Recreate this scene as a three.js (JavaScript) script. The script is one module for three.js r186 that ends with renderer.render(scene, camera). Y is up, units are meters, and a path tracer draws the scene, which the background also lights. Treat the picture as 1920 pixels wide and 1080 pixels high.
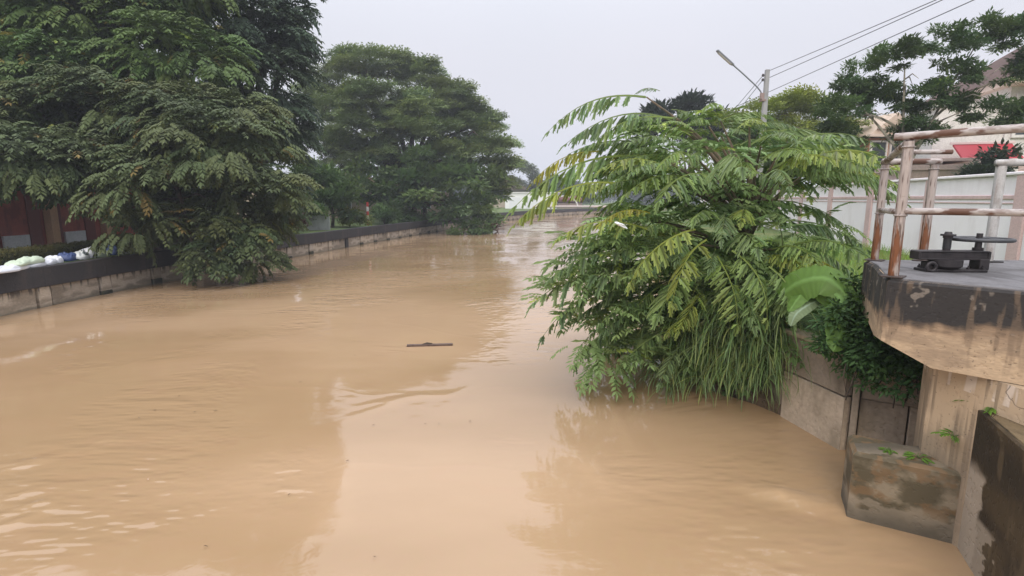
import * as THREE from 'three';
import { mergeGeometries } from 'three/addons/utils/BufferGeometryUtils.js';
import { RoundedBoxGeometry } from 'three/addons/geometries/RoundedBoxGeometry.js';

// ------------------------------------------------------------------ camera, sky, sun, exposure
const scene = new THREE.Scene();
const EYE = 2.8, PITCH = 9.5 * Math.PI / 180, CP = Math.cos(PITCH), SP = Math.sin(PITCH);
const camera = new THREE.PerspectiveCamera(2 * Math.atan(0.54) * 180 / Math.PI, 16 / 9, 0.05, 3000);
camera.position.set(0, EYE, 0);
camera.rotation.set(-PITCH, 0, 0);
scene.add(camera);

function rng(seed) { let a = seed >>> 0; return () => { a = (a + 0x6D2B79F5) | 0; let t = Math.imul(a ^ (a >>> 15), 1 | a); t = (t + Math.imul(t ^ (t >>> 7), 61 | t)) ^ t; return ((t ^ (t >>> 14)) >>> 0) / 4294967296; }; }
function hash(i, j, s) { let h = Math.imul(i, 374761393) ^ Math.imul(j, 668265263) ^ Math.imul(s, 1274126177); h = Math.imul(h ^ (h >>> 13), 1274126177); return ((h ^ (h >>> 16)) >>> 0) / 4294967296; }
function vnoise(x, y, px, py, s) {           // value noise that repeats after px, py cells
  const xi = Math.floor(x), yi = Math.floor(y); let fx = x - xi, fy = y - yi;
  fx = fx * fx * fx * (fx * (fx * 6 - 15) + 10); fy = fy * fy * fy * (fy * (fy * 6 - 15) + 10);
  const x0 = ((xi % px) + px) % px, x1 = (x0 + 1) % px, y0 = ((yi % py) + py) % py, y1 = (y0 + 1) % py;
  const a = hash(x0, y0, s), b = hash(x1, y0, s), c = hash(x0, y1, s), d = hash(x1, y1, s);
  return a + (b - a) * fx + (c - a) * fy + (a - b - c + d) * fx * fy;
}
function fbm(u, v, f, oct, s, fy = f) { let sum = 0, amp = 0.5, n = 0; for (let o = 0; o < oct; o++) { sum += amp * vnoise(u * f, v * fy, f, fy, s + o * 17); n += amp; amp *= 0.5; f *= 2; fy *= 2; } return sum / n; }
const clamp = (x, a = 0, b = 1) => Math.min(b, Math.max(a, x));
const smooth = (a, b, x) => { const t = clamp((x - a) / (b - a)); return t * t * (3 - 2 * t); };
const mix = (a, b, t) => a + (b - a) * t;
const mix3 = (a, b, t) => [mix(a[0], b[0], t), mix(a[1], b[1], t), mix(a[2], b[2], t)];

{ // overcast sky, a little brighter overhead
  const W = 512, Hh = 256, d = new Float32Array(W * Hh * 4);
  for (let j = 0; j < Hh; j++) for (let i = 0; i < W; i++) {
    const el = ((j + 0.5) / Hh - 0.5) * Math.PI, s = Math.max(0, Math.sin(el));
    const n = fbm(i / W, j / Hh, 6, 4, 5, 8) - 0.5;
    let L = mix(0.755, 2.5, smooth(0.2, 1.15, s)) * (1 + n * 0.14 * smooth(-0.05, 0.3, s));
    let c = mix3([0.92, 0.965, 1.09], [0.965, 0.985, 1.05], s);
    c = mix3(c, [0.985, 0.97, 1.06], clamp(0.3 + n * 1.6));
    if (el < 0) { L *= 0.55; }
    const k = (j * W + i) * 4; d[k] = c[0] * L; d[k + 1] = c[1] * L; d[k + 2] = c[2] * L; d[k + 3] = 1;
  }
  const t = new THREE.DataTexture(d, W, Hh, THREE.RGBAFormat, THREE.FloatType);
  t.mapping = THREE.EquirectangularReflectionMapping; t.magFilter = THREE.LinearFilter; t.minFilter = THREE.LinearFilter; t.wrapS = THREE.RepeatWrapping; t.needsUpdate = true;
  scene.background = t; scene.environment = t; scene.environmentIntensity = 1;
}
const sun = new THREE.DirectionalLight(0xfff3e2, 1.5);
sun.position.set(-12, 30, 22); sun.target.position.set(0, 0, -20); scene.add(sun, sun.target);
sun.castShadow = true; sun.shadow.radius = 40; sun.shadow.mapSize.set(2048, 2048);
Object.assign(sun.shadow.camera, { left: -60, right: 60, top: 60, bottom: -60, near: 1, far: 160 });
scene.fog = new THREE.FogExp2(0xdfe4ee, 0.0014);
const renderer = new THREE.WebGLRenderer({ antialias: true });
renderer.toneMapping = THREE.LinearToneMapping; renderer.toneMappingExposure = 1.08; renderer.shadowMap.enabled = true;

// ------------------------------------------------------------------ helpers
const V = (x, y, z) => new THREE.Vector3(x, y, z);
// a point seen in the photograph (1920 x 1080) at a distance t along the view axis, in metres
const at = (px, py, t) => { const u = (px - 960) / 1000, v = (py - 540) / 1000; return V(u * t, EYE - t * (v * CP + SP), -t * (CP - v * SP)); };
const used = new Map();
function numbered(name) { const n = used.get(name) || 0; used.set(name, n + 1); return n ? `${name}_${String(n).padStart(3, '0')}` : name; }
function tag(o, label, category, group, kind) { if (label) o.userData.label = label; if (category) o.userData.category = category; if (group) o.userData.group = group; if (kind) o.userData.kind = kind; return o; }
function shade(o) { o.castShadow = true; o.receiveShadow = true; return o; }
function thing(name, label, category, pos = [0, 0, 0], turn = 0, group) { const o = new THREE.Group(); o.name = numbered(name); o.position.set(...pos); o.rotation.y = turn; scene.add(o); return tag(o, label, category, group); }
function part(name, geo, mat, parent, label) { const m = shade(new THREE.Mesh(Array.isArray(geo) ? mg(geo) : geo, mat)); m.name = parent ? name : numbered(name); (parent || scene).add(m); if (label) m.userData.label = label; return m; }
function struct(name, geo, mat) { const m = part(name, geo, mat); m.userData.kind = 'structure'; return m; }
function dup(root, pos, turn, label) { const c = root.clone(); c.userData = { ...root.userData }; c.name = numbered(root.name.replace(/_\d{3}$/, '')); c.position.set(...pos); if (turn !== undefined) c.rotation.y = turn; if (label) c.userData.label = label; scene.add(c); return c; }
function mg(list) {
  const out = list.map(g => { const h = g.index ? g.toNonIndexed() : g.clone(); for (const k of Object.keys(h.attributes)) if (!['position', 'normal', 'uv'].includes(k)) h.deleteAttribute(k); if (!h.attributes.normal) h.computeVertexNormals(); if (!h.attributes.uv) h.setAttribute('uv', new THREE.BufferAttribute(new Float32Array(h.attributes.position.count * 2), 2)); return h; });
  return mergeGeometries(out);
}
const place = (g, p, r = [0, 0, 0], s = [1, 1, 1]) => { const m = new THREE.Matrix4().compose(V(...p), new THREE.Quaternion().setFromEuler(new THREE.Euler(...r)), V(...s)); g.applyMatrix4(m); return g; };
function boxUV(g) { const h = g.index ? g.toNonIndexed() : g; const p = h.attributes.position, n = h.attributes.normal, uv = new Float32Array(p.count * 2);
  for (let i = 0; i < p.count; i++) { const ax = Math.abs(n.getX(i)), ay = Math.abs(n.getY(i)), az = Math.abs(n.getZ(i)); let a, b; if (ay > ax && ay > az) { a = p.getX(i); b = p.getZ(i); } else if (ax > az) { a = p.getZ(i); b = p.getY(i); } else { a = p.getX(i); b = p.getY(i); } uv[2 * i] = a; uv[2 * i + 1] = b; }
  h.setAttribute('uv', new THREE.BufferAttribute(uv, 2)); return h; }
const box = (w, h, d, p = [0, 0, 0], r = [0, 0, 0], bev = 0.01) => boxUV(place(bev ? new RoundedBoxGeometry(w, h, d, 1, Math.min(bev, w / 2.1, h / 2.1, d / 2.1)) : new THREE.BoxGeometry(w, h, d), p, r));
const cyl = (r0, r1, h, p = [0, 0, 0], r = [0, 0, 0], n = 16) => place(new THREE.CylinderGeometry(r1, r0, h, n), p, r);

class Buf { constructor() { this.p = []; this.uv = []; this.c = []; this.i = []; }
  v(x, y, z, u = 0, w = 0, c) { this.p.push(x, y, z); this.uv.push(u, w); if (c) this.c.push(...c); return this.p.length / 3 - 1; }
  t(a, b, c) { this.i.push(a, b, c); }
  q(a, b, c, d) { this.i.push(a, b, c, a, c, d); }
  geo(flat) { let g = new THREE.BufferGeometry(); g.setAttribute('position', new THREE.Float32BufferAttribute(this.p, 3)); g.setAttribute('uv', new THREE.Float32BufferAttribute(this.uv, 2)); if (this.c.length) g.setAttribute('color', new THREE.Float32BufferAttribute(this.c, 3)); g.setIndex(this.i); if (flat) g = g.toNonIndexed(); g.computeVertexNormals(); return g; } }

// upright solid over a plan of [x, z] points; y0 a number or one per point; c chamfers the upper edge; uv in metres
function prism(plan, y0, y1, c = 0.015) {
  const n = plan.length, b = new Buf(), bot = i => Array.isArray(y0) ? y0[i] : y0;
  let area = 0; for (let i = 0; i < n; i++) { const [ax, az] = plan[i], [bx, bz] = plan[(i + 1) % n]; area += ax * bz - bx * az; }
  const s = area > 0 ? 1 : -1;
  const inn = plan.map(([x, z], i) => { const [ax, az] = plan[(i + n - 1) % n], [bx, bz] = plan[(i + 1) % n]; let e = [x - ax, z - az], f = [bx - x, bz - z]; const le = Math.hypot(...e) || 1, lf = Math.hypot(...f) || 1; const m = [-(e[1] / le + f[1] / lf) * s, (e[0] / le + f[0] / lf) * s]; const lm = Math.hypot(...m) || 1; const k = c / Math.max(0.4, lm / 2); return [x + m[0] / lm * k, z + m[1] / lm * k]; });
  let u = 0;
  for (let i = 0; i < n; i++) { const j = (i + 1) % n, [ax, az] = plan[i], [bx, bz] = plan[j], L = Math.hypot(bx - ax, bz - az);
    const A = b.v(ax, bot(i), az, u, bot(i)), B = b.v(bx, bot(j), bz, u + L, bot(j)), C = b.v(bx, y1 - c, bz, u + L, y1 - c), D = b.v(ax, y1 - c, az, u, y1 - c); s > 0 ? b.q(A, D, C, B) : b.q(A, B, C, D);
    if (c) { const E = b.v(ax, y1 - c, az, u, y1 - c), F = b.v(bx, y1 - c, bz, u + L, y1 - c), G = b.v(inn[j][0], y1, inn[j][1], u + L, y1), Hh = b.v(inn[i][0], y1, inn[i][1], u, y1); s > 0 ? b.q(E, Hh, G, F) : b.q(E, F, G, Hh); }
    u += L; }
  for (const [pts, top] of [[inn, 1], [plan, 0]]) { const tri = THREE.ShapeUtils.triangulateShape(pts.map(p => new THREE.Vector2(...p)), []); const k = pts.map(([x, z], i) => b.v(x, top ? y1 : bot(i), z, x, z)); for (const [p, q, r] of tri) b.t(k[p], k[q], k[r]); }
  return b.geo(true);
}
// round bar through points with a radius for each
function tube(pts, rad, n = 7, cap = true) {
  const b = new Buf(), N = pts.length; let up = V(0.31, 0.2, 0.93), len = 0;
  for (let i = 0; i < N; i++) { const d = pts[Math.min(N - 1, i + 1)].clone().sub(pts[Math.max(0, i - 1)]).normalize(); const x = up.clone().cross(d); if (x.lengthSq() < 1e-4) x.set(1, 0, 0).cross(d); x.normalize(); const y = d.clone().cross(x).normalize(); up = y.clone().cross(d).cross(d).multiplyScalar(-1); up = y;
    if (i) len += pts[i].distanceTo(pts[i - 1]); const r = Array.isArray(rad) ? rad[i] : rad;
    for (let k = 0; k <= n; k++) { const a = k / n * 2 * Math.PI, p = pts[i].clone().addScaledVector(x, Math.cos(a) * r).addScaledVector(y, Math.sin(a) * r); b.v(p.x, p.y, p.z, k / n * 2 * Math.PI * r, len); } up = x.clone().cross(d).multiplyScalar(-1); }
  for (let i = 0; i < N - 1; i++) for (let k = 0; k < n; k++) { const a = i * (n + 1) + k; b.q(a, a + 1, a + n + 2, a + n + 1); }
  if (cap) for (const e of [0, N - 1]) { const c = b.v(pts[e].x, pts[e].y, pts[e].z); for (let k = 0; k < n; k++) { const a = e * (n + 1) + k; e ? b.t(a, a + 1, c) : b.t(a + 1, a, c); } }
  return b.geo();
}
function curve(pts, n) { return new THREE.CatmullRomCurve3(pts).getPoints(n); }

// ------------------------------------------------------------------ procedural textures
const toS = x => x <= 0.0031308 ? 12.92 * x : 1.055 * Math.pow(x, 1 / 2.4) - 0.055;
function colorTex(w, h, fn, rep = [1, 1], off = [0, 0], wrap = true) {
  const d = new Uint8Array(w * h * 4);
  for (let j = 0; j < h; j++) for (let i = 0; i < w; i++) { const c = fn((i + 0.5) / w, (j + 0.5) / h), k = (j * w + i) * 4; d[k] = clamp(toS(clamp(c[0]))) * 255; d[k + 1] = clamp(toS(clamp(c[1]))) * 255; d[k + 2] = clamp(toS(clamp(c[2]))) * 255; d[k + 3] = 255; }
  const t = new THREE.DataTexture(d, w, h); t.colorSpace = THREE.SRGBColorSpace; return finish(t, rep, off, wrap);
}
function grayTex(w, h, fn, rep = [1, 1], off = [0, 0], wrap = true) {
  const d = new Uint8Array(w * h * 4);
  for (let j = 0; j < h; j++) for (let i = 0; i < w; i++) { const c = clamp(fn((i + 0.5) / w, (j + 0.5) / h)) * 255, k = (j * w + i) * 4; d[k] = d[k + 1] = d[k + 2] = c; d[k + 3] = 255; }
  return finish(new THREE.DataTexture(d, w, h), rep, off, wrap);
}
function finish(t, rep, off, wrap) { t.magFilter = THREE.LinearFilter; t.minFilter = THREE.LinearMipmapLinearFilter; t.generateMipmaps = true; t.wrapS = t.wrapT = wrap ? THREE.RepeatWrapping : THREE.ClampToEdgeWrapping; t.repeat.set(...rep); t.offset.set(...off); t.needsUpdate = true; return t; }
const std = (o) => new THREE.MeshStandardMaterial({ roughness: 0.85, metalness: 0, side: THREE.DoubleSide, ...o });
const lin = (r, g, b) => new THREE.Color().setRGB(r, g, b);

const roughBump = grayTex(512, 512, (u, v) => { const a = fbm(u, v, 8, 5, 3), p = fbm(u, v, 48, 2, 9); return 0.5 + (a - 0.5) * 0.7 - smooth(0.66, 0.8, p) * 0.35; }, [0.7, 0.7]);
// plain old concrete in metres
function concrete(base, dark, scale, seed, amount = 0.6) { return colorTex(512, 512, (u, v) => { const a = fbm(u, v, 4, 5, seed), s = fbm(u, v, 16, 3, seed + 3, 4), p = fbm(u, v, 64, 2, seed + 5); let c = mix3(base, dark, smooth(0.42, 0.72, a * 0.65 + s * 0.35) * amount); const k = 0.86 + 0.28 * p; return [c[0] * k, c[1] * k, c[2] * k]; }, [1 / scale, 1 / scale]); }
const M = {};
M.concrete = std({ map: concrete([0.34, 0.29, 0.23], [0.13, 0.11, 0.085], 1.6, 21), bumpMap: roughBump, bumpScale: 0.012, roughness: 0.9 });
M.leftPanel = std({ map: colorTex(512, 256, (u, v) => { const n = fbm(u, v, 5, 5, 33), d = fbm(u, v, 36, 3, 35, 2), p = fbm(u, v, 60, 2, 37, 30); let c = mix3([0.40, 0.335, 0.265], [0.25, 0.205, 0.155], smooth(0.42, 0.68, n)); c = mix3(c, [0.06, 0.052, 0.045], smooth(0.52, 0.7, d) * smooth(0.72, 0.98, v) * 0.9); c = mix3(c, [0.10, 0.085, 0.055], smooth(0.56, 0.44, v + (n - 0.5) * 0.3) * 0.75); const k = 0.85 + 0.3 * p; return c.map(x => x * k); }, [1 / 2.9, 1 / 0.95], [0, 0.5]), bumpMap: roughBump, bumpScale: 0.01 });
M.wallPanel = std({ map: concrete([0.36, 0.30, 0.24], [0.17, 0.14, 0.10], 2.1, 31, 0.75), bumpMap: roughBump, bumpScale: 0.01 });
M.blackBand = std({ map: concrete([0.030, 0.027, 0.028], [0.055, 0.045, 0.04], 1.7, 41, 0.8), bumpMap: roughBump, bumpScale: 0.01, roughness: 0.8 });
M.mossPost = std({ map: concrete([0.20, 0.17, 0.13], [0.06, 0.055, 0.035], 1.3, 51, 1), bumpMap: roughBump, bumpScale: 0.012 });
M.algae = std({ map: concrete([0.06, 0.055, 0.03], [0.03, 0.03, 0.02], 0.8, 55, 1), bumpMap: roughBump, bumpScale: 0.01 });
M.bark = std({ map: concrete([0.10, 0.075, 0.055], [0.035, 0.028, 0.022], 0.7, 61, 1), bumpMap: roughBump, bumpScale: 0.03, roughness: 0.95 });
M.paleBark = std({ map: concrete([0.30, 0.27, 0.22], [0.14, 0.12, 0.10], 0.7, 65, 1), roughness: 0.95 });
M.stem = std({ color: lin(0.10, 0.13, 0.045), roughness: 0.7 });
M.soil = std({ map: concrete([0.11, 0.075, 0.045], [0.05, 0.036, 0.024], 1.9, 71, 1), bumpMap: roughBump, bumpScale: 0.05 });
M.turf = std({ map: colorTex(512, 512, (u, v) => { const a = fbm(u, v, 5, 5, 81), p = fbm(u, v, 90, 2, 84); const c = mix3([0.075, 0.13, 0.025], [0.13, 0.15, 0.04], smooth(0.4, 0.7, a)); const k = 0.6 + p * 0.8; return [c[0] * k, c[1] * k, c[2] * k]; }, [1 / 5, 1 / 5]), bumpMap: roughBump, bumpScale: 0.04, roughness: 0.95 });

// ------------------------------------------------------------------ water
{
  const S = 2048, TILE = 34;
  const wb = grayTex(S, S, (u, v) => {          // slow swirls, streaks along the current, patches of small ripples
    const wx = (fbm(u, v, 5, 3, 101) - 0.5) * 0.10, wy = (fbm(u, v, 5, 3, 111) - 0.5) * 0.10, U = u + wx, W = v + wy;
    const big = fbm(U, W, 12, 3, 121), rip = fbm(U, W, 90, 2, 131, 210), fine = vnoise(U * 330, W * 620, 330, 620, 141);
    const patch = smooth(0.52, 0.70, fbm(u, v, 14, 3, 151));
    const line = 1 - Math.abs(fbm(U, W, 9, 3, 161, 14) * 2 - 1) * 2.2, ridge = Math.pow(clamp(line), 12);
    return 0.35 + (big - 0.5) * 0.55 + (rip - 0.5) * (0.02 + 0.20 * patch) + (fine - 0.5) * 0.06 * patch + ridge * 0.025;
  }, [1 / TILE, 1 / TILE]);
  const wc = colorTex(512, 512, (u, v) => { const a = fbm(u, v, 4, 5, 171), b = fbm(u + a * 0.06, v, 7, 4, 177, 16); const c = mix3([0.345, 0.228, 0.126], [0.425, 0.288, 0.172], smooth(0.35, 0.65, a * 0.5 + b * 0.5)); return c; }, [1 / 27, 1 / 27]);
  const ax = [-250, -120, -60, -30, -18], az = [100, 40, 15, 4]; for (let x = -14; x <= 5; x += 0.08) ax.push(x); ax.push(8, 16, 30, 60, 120, 240, 450); for (let z = -1.5; z >= -16; z -= 0.07) az.push(z); az.push(-17, -19, -22, -26, -32, -40, -50, -65, -85, -110, -150, -220, -350, -600);
  const W = (px, py) => { const v = (py - 540) / 1000; return at(px, py, EYE / (v * CP + SP)); };
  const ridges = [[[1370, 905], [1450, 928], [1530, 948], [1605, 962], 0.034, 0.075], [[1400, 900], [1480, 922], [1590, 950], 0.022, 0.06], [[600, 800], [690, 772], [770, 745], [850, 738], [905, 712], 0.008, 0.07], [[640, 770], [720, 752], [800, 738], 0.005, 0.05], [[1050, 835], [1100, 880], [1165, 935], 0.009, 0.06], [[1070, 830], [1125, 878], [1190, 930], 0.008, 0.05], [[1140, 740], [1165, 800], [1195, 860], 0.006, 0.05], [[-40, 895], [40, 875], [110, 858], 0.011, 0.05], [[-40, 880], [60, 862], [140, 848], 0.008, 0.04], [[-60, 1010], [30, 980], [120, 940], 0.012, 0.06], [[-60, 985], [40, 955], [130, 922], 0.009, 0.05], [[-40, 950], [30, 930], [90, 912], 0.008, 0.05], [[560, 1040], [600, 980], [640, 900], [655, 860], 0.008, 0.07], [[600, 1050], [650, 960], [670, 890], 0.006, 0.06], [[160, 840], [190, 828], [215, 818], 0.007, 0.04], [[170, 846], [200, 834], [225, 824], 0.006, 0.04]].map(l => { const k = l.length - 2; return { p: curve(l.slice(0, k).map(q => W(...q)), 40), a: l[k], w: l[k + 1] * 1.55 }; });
  const B = new Buf(), nx = ax.length;
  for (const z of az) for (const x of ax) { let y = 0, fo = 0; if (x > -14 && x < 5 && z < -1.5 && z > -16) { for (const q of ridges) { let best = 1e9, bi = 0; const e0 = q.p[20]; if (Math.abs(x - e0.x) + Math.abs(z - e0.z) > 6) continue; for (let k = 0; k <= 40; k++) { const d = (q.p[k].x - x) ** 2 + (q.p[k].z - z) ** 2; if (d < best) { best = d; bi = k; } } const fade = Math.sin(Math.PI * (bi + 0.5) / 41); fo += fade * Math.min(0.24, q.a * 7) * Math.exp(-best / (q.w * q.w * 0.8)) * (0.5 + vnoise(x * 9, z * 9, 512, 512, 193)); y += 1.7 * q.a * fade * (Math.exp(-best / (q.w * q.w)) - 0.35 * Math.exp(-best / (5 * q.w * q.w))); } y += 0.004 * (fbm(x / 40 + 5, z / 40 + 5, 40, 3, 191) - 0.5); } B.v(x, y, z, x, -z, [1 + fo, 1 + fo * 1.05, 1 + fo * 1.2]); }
  for (let j = 0; j < az.length - 1; j++) for (let i = 0; i < nx - 1; i++) { const a = j * nx + i; B.q(a, a + 1, a + nx + 1, a + nx); }
  const g = B.geo();
  const m = new THREE.MeshPhysicalMaterial({ vertexColors: true, map: wc, bumpMap: wb, bumpScale: 0.065, roughness: 0.05, ior: 1.5, specularIntensity: 1, side: THREE.DoubleSide });
  const w = struct('river_water', g, m); tag(w, 'muddy tan flood water filling the canal', null, null, 'structure');
}

// ------------------------------------------------------------------ land
const LW = [[-12.9, 14], [-12.6, -4], [-12.4, -12.5], [-12.2, -15.5], [-11.75, -19], [-10.9, -24], [-9.2, -34], [-6.2, -48], [-2.2, -66], [3.5, -83], [11.5, -97], [26, -114], [60, -138], [150, -170]];
const RW = [[4.05, -5.75], [3.62, -6.65], [3.75, -9], [4.5, -14], [6.6, -25], [11, -45], [17, -66], [27, -86], [48, -106], [100, -132], [150, -150]];
{
  const off = (l, d) => l.map(([x, z]) => [x - d, z + d * 0.15]);
  struct('left_bank', prism([...off(LW, 0.25), [400, -170], [400, -620], [-420, -620], [-420, 14]], -1.5, 0.86, 0), M.turf);
  struct('right_bank', prism([...RW, [400, -150], [400, 10], [7.2, 10], [7.2, -5.2], [5.6, -5.2]], -1.5, 1.18, 0.04), M.turf);
}
// concrete river wall on the left: bays of beam, panel and post
function along(line, step) { const out = []; let carry = 0; for (let i = 0; i < line.length - 1; i++) { const [ax, az] = line[i], [bx, bz] = line[i + 1], L = Math.hypot(bx - ax, bz - az); let s = carry; while (s < L) { out.push([ax + (bx - ax) * s / L, az + (bz - az) * s / L]); s += step; } carry = s - L; } return out; }
{
  const r = rng(7), pts = along(LW.slice(1, 12), 1.95).filter(p => p[1] < -6);
  const wall = thing('river_wall', 'long low concrete river wall with black stained upper band on the left bank', 'river wall');
  const beamG = [0, 1, 2].map(k => box(1.955, 0.52, 0.3, [0, 0, 0], [0, 0, 0], 0.02)), panelG = [0, 1, 2].map(k => { const g = box(1.5, 0.95, 0.12, [0, 0, 0], [0, 0, 0], 0.015); const uv = g.attributes.uv; for (let i = 0; i < uv.count; i++) uv.setXY(i, uv.getX(i) + k * 0.7, uv.getY(i)); return g; });
  const postG = box(0.36, 0.95, 0.2, [0, 0, 0], [0, 0, 0], 0.02), footG = box(0.4, 0.56, 0.24, [0, 0, 0], [0, 0, 0], 0.05);
  const tones = [[1, 1, 1], [0.85, 0.84, 0.82], [1.12, 1.1, 1.06]].map(t => { const m = M.leftPanel.clone(); m.color = lin(...t); return m; });
  for (let i = 0; i < pts.length - 1; i++) { const [ax, az] = pts[i], [bx, bz] = pts[i + 1], ang = Math.atan2(-(bz - az), bx - ax), cx = (ax + bx) / 2, cz = (az + bz) / 2, L = Math.hypot(bx - ax, bz - az);
    const put = (name, g, m, x, y, z, sx = 1) => { const o = part(name, g, m, wall); o.position.set(x, y, z); o.rotation.y = ang + (r() - 0.5) * 0.006; o.scale.x = sx; return o; };
    put('beam', beamG[i % 3], M.blackBand, cx, 0.80 + (r() - 0.5) * 0.01, cz, L / 1.95);
    put('panel', panelG[i % 3], tones[Math.floor(r() * 3)], cx, 0.065, cz, L / 1.95);
    put('post', postG, r() < 0.22 ? M.blackBand : tones[Math.floor(r() * 3)], ax, 0.062, az);
    if (r() < 0.8) { const o = put('stained_foot', footG, M.algae, ax, -0.20 + r() * 0.12, az); }
  }
}

// ------------------------------------------------------------------ foliage
const leafMat = (c, tr = 0.22, rough = 0.62) => new THREE.MeshPhysicalMaterial({ color: lin(...c), roughness: rough, transmission: tr, thickness: 0, side: THREE.DoubleSide, specularIntensity: 0.3 });
function diamond(b, base, dir, wid, L, W, sag, c) { // a leaf folded along its midrib
  const n = dir.clone().cross(wid).normalize(); const m = base.clone().addScaledVector(dir, L * 0.45), t = base.clone().addScaledVector(dir, L); t.y -= sag * L; 
  const l = m.clone().addScaledVector(wid, W / 2).addScaledVector(n, -W * 0.12), r = m.clone().addScaledVector(wid, -W / 2).addScaledVector(n, -W * 0.12);
  const A = b.v(base.x, base.y, base.z, 0, 0, c), B = b.v(l.x, l.y, l.z, 0, 0, c), C = b.v(t.x, t.y, t.z, 0, 0, c), D = b.v(r.x, r.y, r.z, 0, 0, c); b.t(A, B, C); b.t(A, C, D);
}
function pinnateSpray(seed, { len = 0.8, pairs = 8, ll = 0.24, lw = 0.075, droop = 0.35, hang = 0.5 }) {
  const r = rng(seed), b = new Buf();
  const P = s => V(len * s, 0.12 * s - droop * s * s, 0);
  for (let i = 0; i < pairs; i++) { const s = 0.16 + 0.8 * i / (pairs - 1); for (const sd of [-1, 1]) { const d = V(0.5 + r() * 0.3, -hang * (0.4 + r()), sd * (0.9 + r() * 0.3)).normalize(); const w = V(0, 1, 0).cross(d).normalize(); diamond(b, P(s), d, w, ll * (0.75 + r() * 0.4) * (1 - 0.35 * Math.abs(s - 0.5)), lw * (0.8 + r() * 0.4), 0.12); } }
  diamond(b, P(0.97), V(1, -0.9, 0).normalize(), V(0, 0, 1), ll, lw, 0.1);
  return b.geo(true);
}
function leafTuft(seed, { n = 12, R = 0.3, ll = 0.2, lw = 0.1, flat = 0.5 }) {
  const r = rng(seed), b = new Buf();
  for (let i = 0; i < n; i++) { const a = i * 2.4 + r(), e = (r() - 0.35) * flat * 2; const o = V(Math.cos(a), e, Math.sin(a)).normalize(); const p = o.clone().multiplyScalar(R * Math.sqrt(r())); const d = o.clone().add(V((r() - 0.5) * 0.7, -0.25 + (r() - 0.5) * 0.6, (r() - 0.5) * 0.7)).normalize(); let w = V((r() - 0.5) * 0.6, 1, (r() - 0.5) * 0.6).cross(d).normalize(); diamond(b, p, d, w, ll * (0.7 + 0.6 * r()), lw * (0.7 + 0.6 * r()), 0.15); }
  return b.geo(true);
}
const SPRAY = { pin: pinnateSpray(1, { len: 0.7, pairs: 6, ll: 0.27, lw: 0.12, droop: 0.42, hang: 0.9 }), flat: pinnateSpray(7, { len: 0.8, pairs: 8, ll: 0.27, lw: 0.085, droop: 0.4, hang: 0.4 }), fine: leafTuft(3, { n: 26, R: 0.5, ll: 0.19, lw: 0.10, flat: 0.3 }), broad: leafTuft(4, { n: 14, R: 0.34, ll: 0.26, lw: 0.13, flat: 0.6 }), small: leafTuft(5, { n: 16, R: 0.2, ll: 0.11, lw: 0.06, flat: 0.8 }), far: leafTuft(6, { n: 26, R: 1.1, ll: 0.6, lw: 0.4, flat: 0.7 }) };
// lobes: [Vector3 centre, radius, flatness]; each lobe is made of drooping clumps of sprays
function crown(parent, name, lobes, geo, mat, o) {
  const r = rng(o.seed), mats = [], cols = [], m4 = new THREE.Matrix4(), gauss = () => (r() + r() + r() - 1.5) / 1.5;
  const q0 = parent.position;
  for (const [c, R, flat = 0.8] of lobes) {
    const clumps = Math.max(3, Math.round(o.clumps * R * R)); const lt = 1 + gauss() * 0.18;
    for (let k = 0; k < clumps; k++) {
      let d; do { d = V(gauss(), gauss() + 0.12, gauss()).normalize(); } while (d.y < -0.75);
      const rr = R * (0.45 + 0.55 * Math.sqrt(r())), cc = c.clone().add(V(d.x * rr, d.y * rr * flat, d.z * rr)); const ct = lt * (1 + gauss() * 0.38), hue = gauss();
      for (let s = 0; s < o.per; s++) {
        const a = r() * 6.283, h = V(Math.cos(a), 0, Math.sin(a)), rad = o.spread * Math.sqrt(r());
        const p = cc.clone().addScaledVector(h, rad * 0.9); p.y += -rad * rad * 0.5 / o.spread + gauss() * o.spread * (o.jit || 0.3);
        const x = h.clone().multiplyScalar(0.9).addScaledVector(d, 0.7).add(V(gauss() * 0.3, o.lift + gauss() * 0.25, gauss() * 0.3)).normalize();
        let y = V(gauss() * 0.35, 1, gauss() * 0.35); const z = x.clone().cross(y).normalize(); y = z.clone().cross(x).normalize();
        const sc = o.size * (0.7 + 0.6 * r()); m4.makeBasis(x.multiplyScalar(sc), y.multiplyScalar(sc), z.multiplyScalar(sc)); m4.setPosition(p.x - q0.x, p.y - q0.y, p.z - q0.z); mats.push(m4.clone());
        const t = ct * (1 + gauss() * 0.22); let col = [t * (1 + hue * 0.16), t, t * (1 - hue * 0.14)]; if (r() < (o.fresh || 0)) col = [t * 1.9, t * 1.65, t * 1.0]; if (r() < (o.brown || 0)) col = [t * 2.0, t * 1.15, t * 0.9]; cols.push(col);
      }
    }
  }
  const im = new THREE.InstancedMesh(geo, mat, mats.length); mats.forEach((m, i) => { im.setMatrixAt(i, m); im.setColorAt(i, lin(...cols[i])); });
  im.name = name; shade(im); im.userData.kind = 'stuff'; parent.add(im); return im;
}
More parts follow.
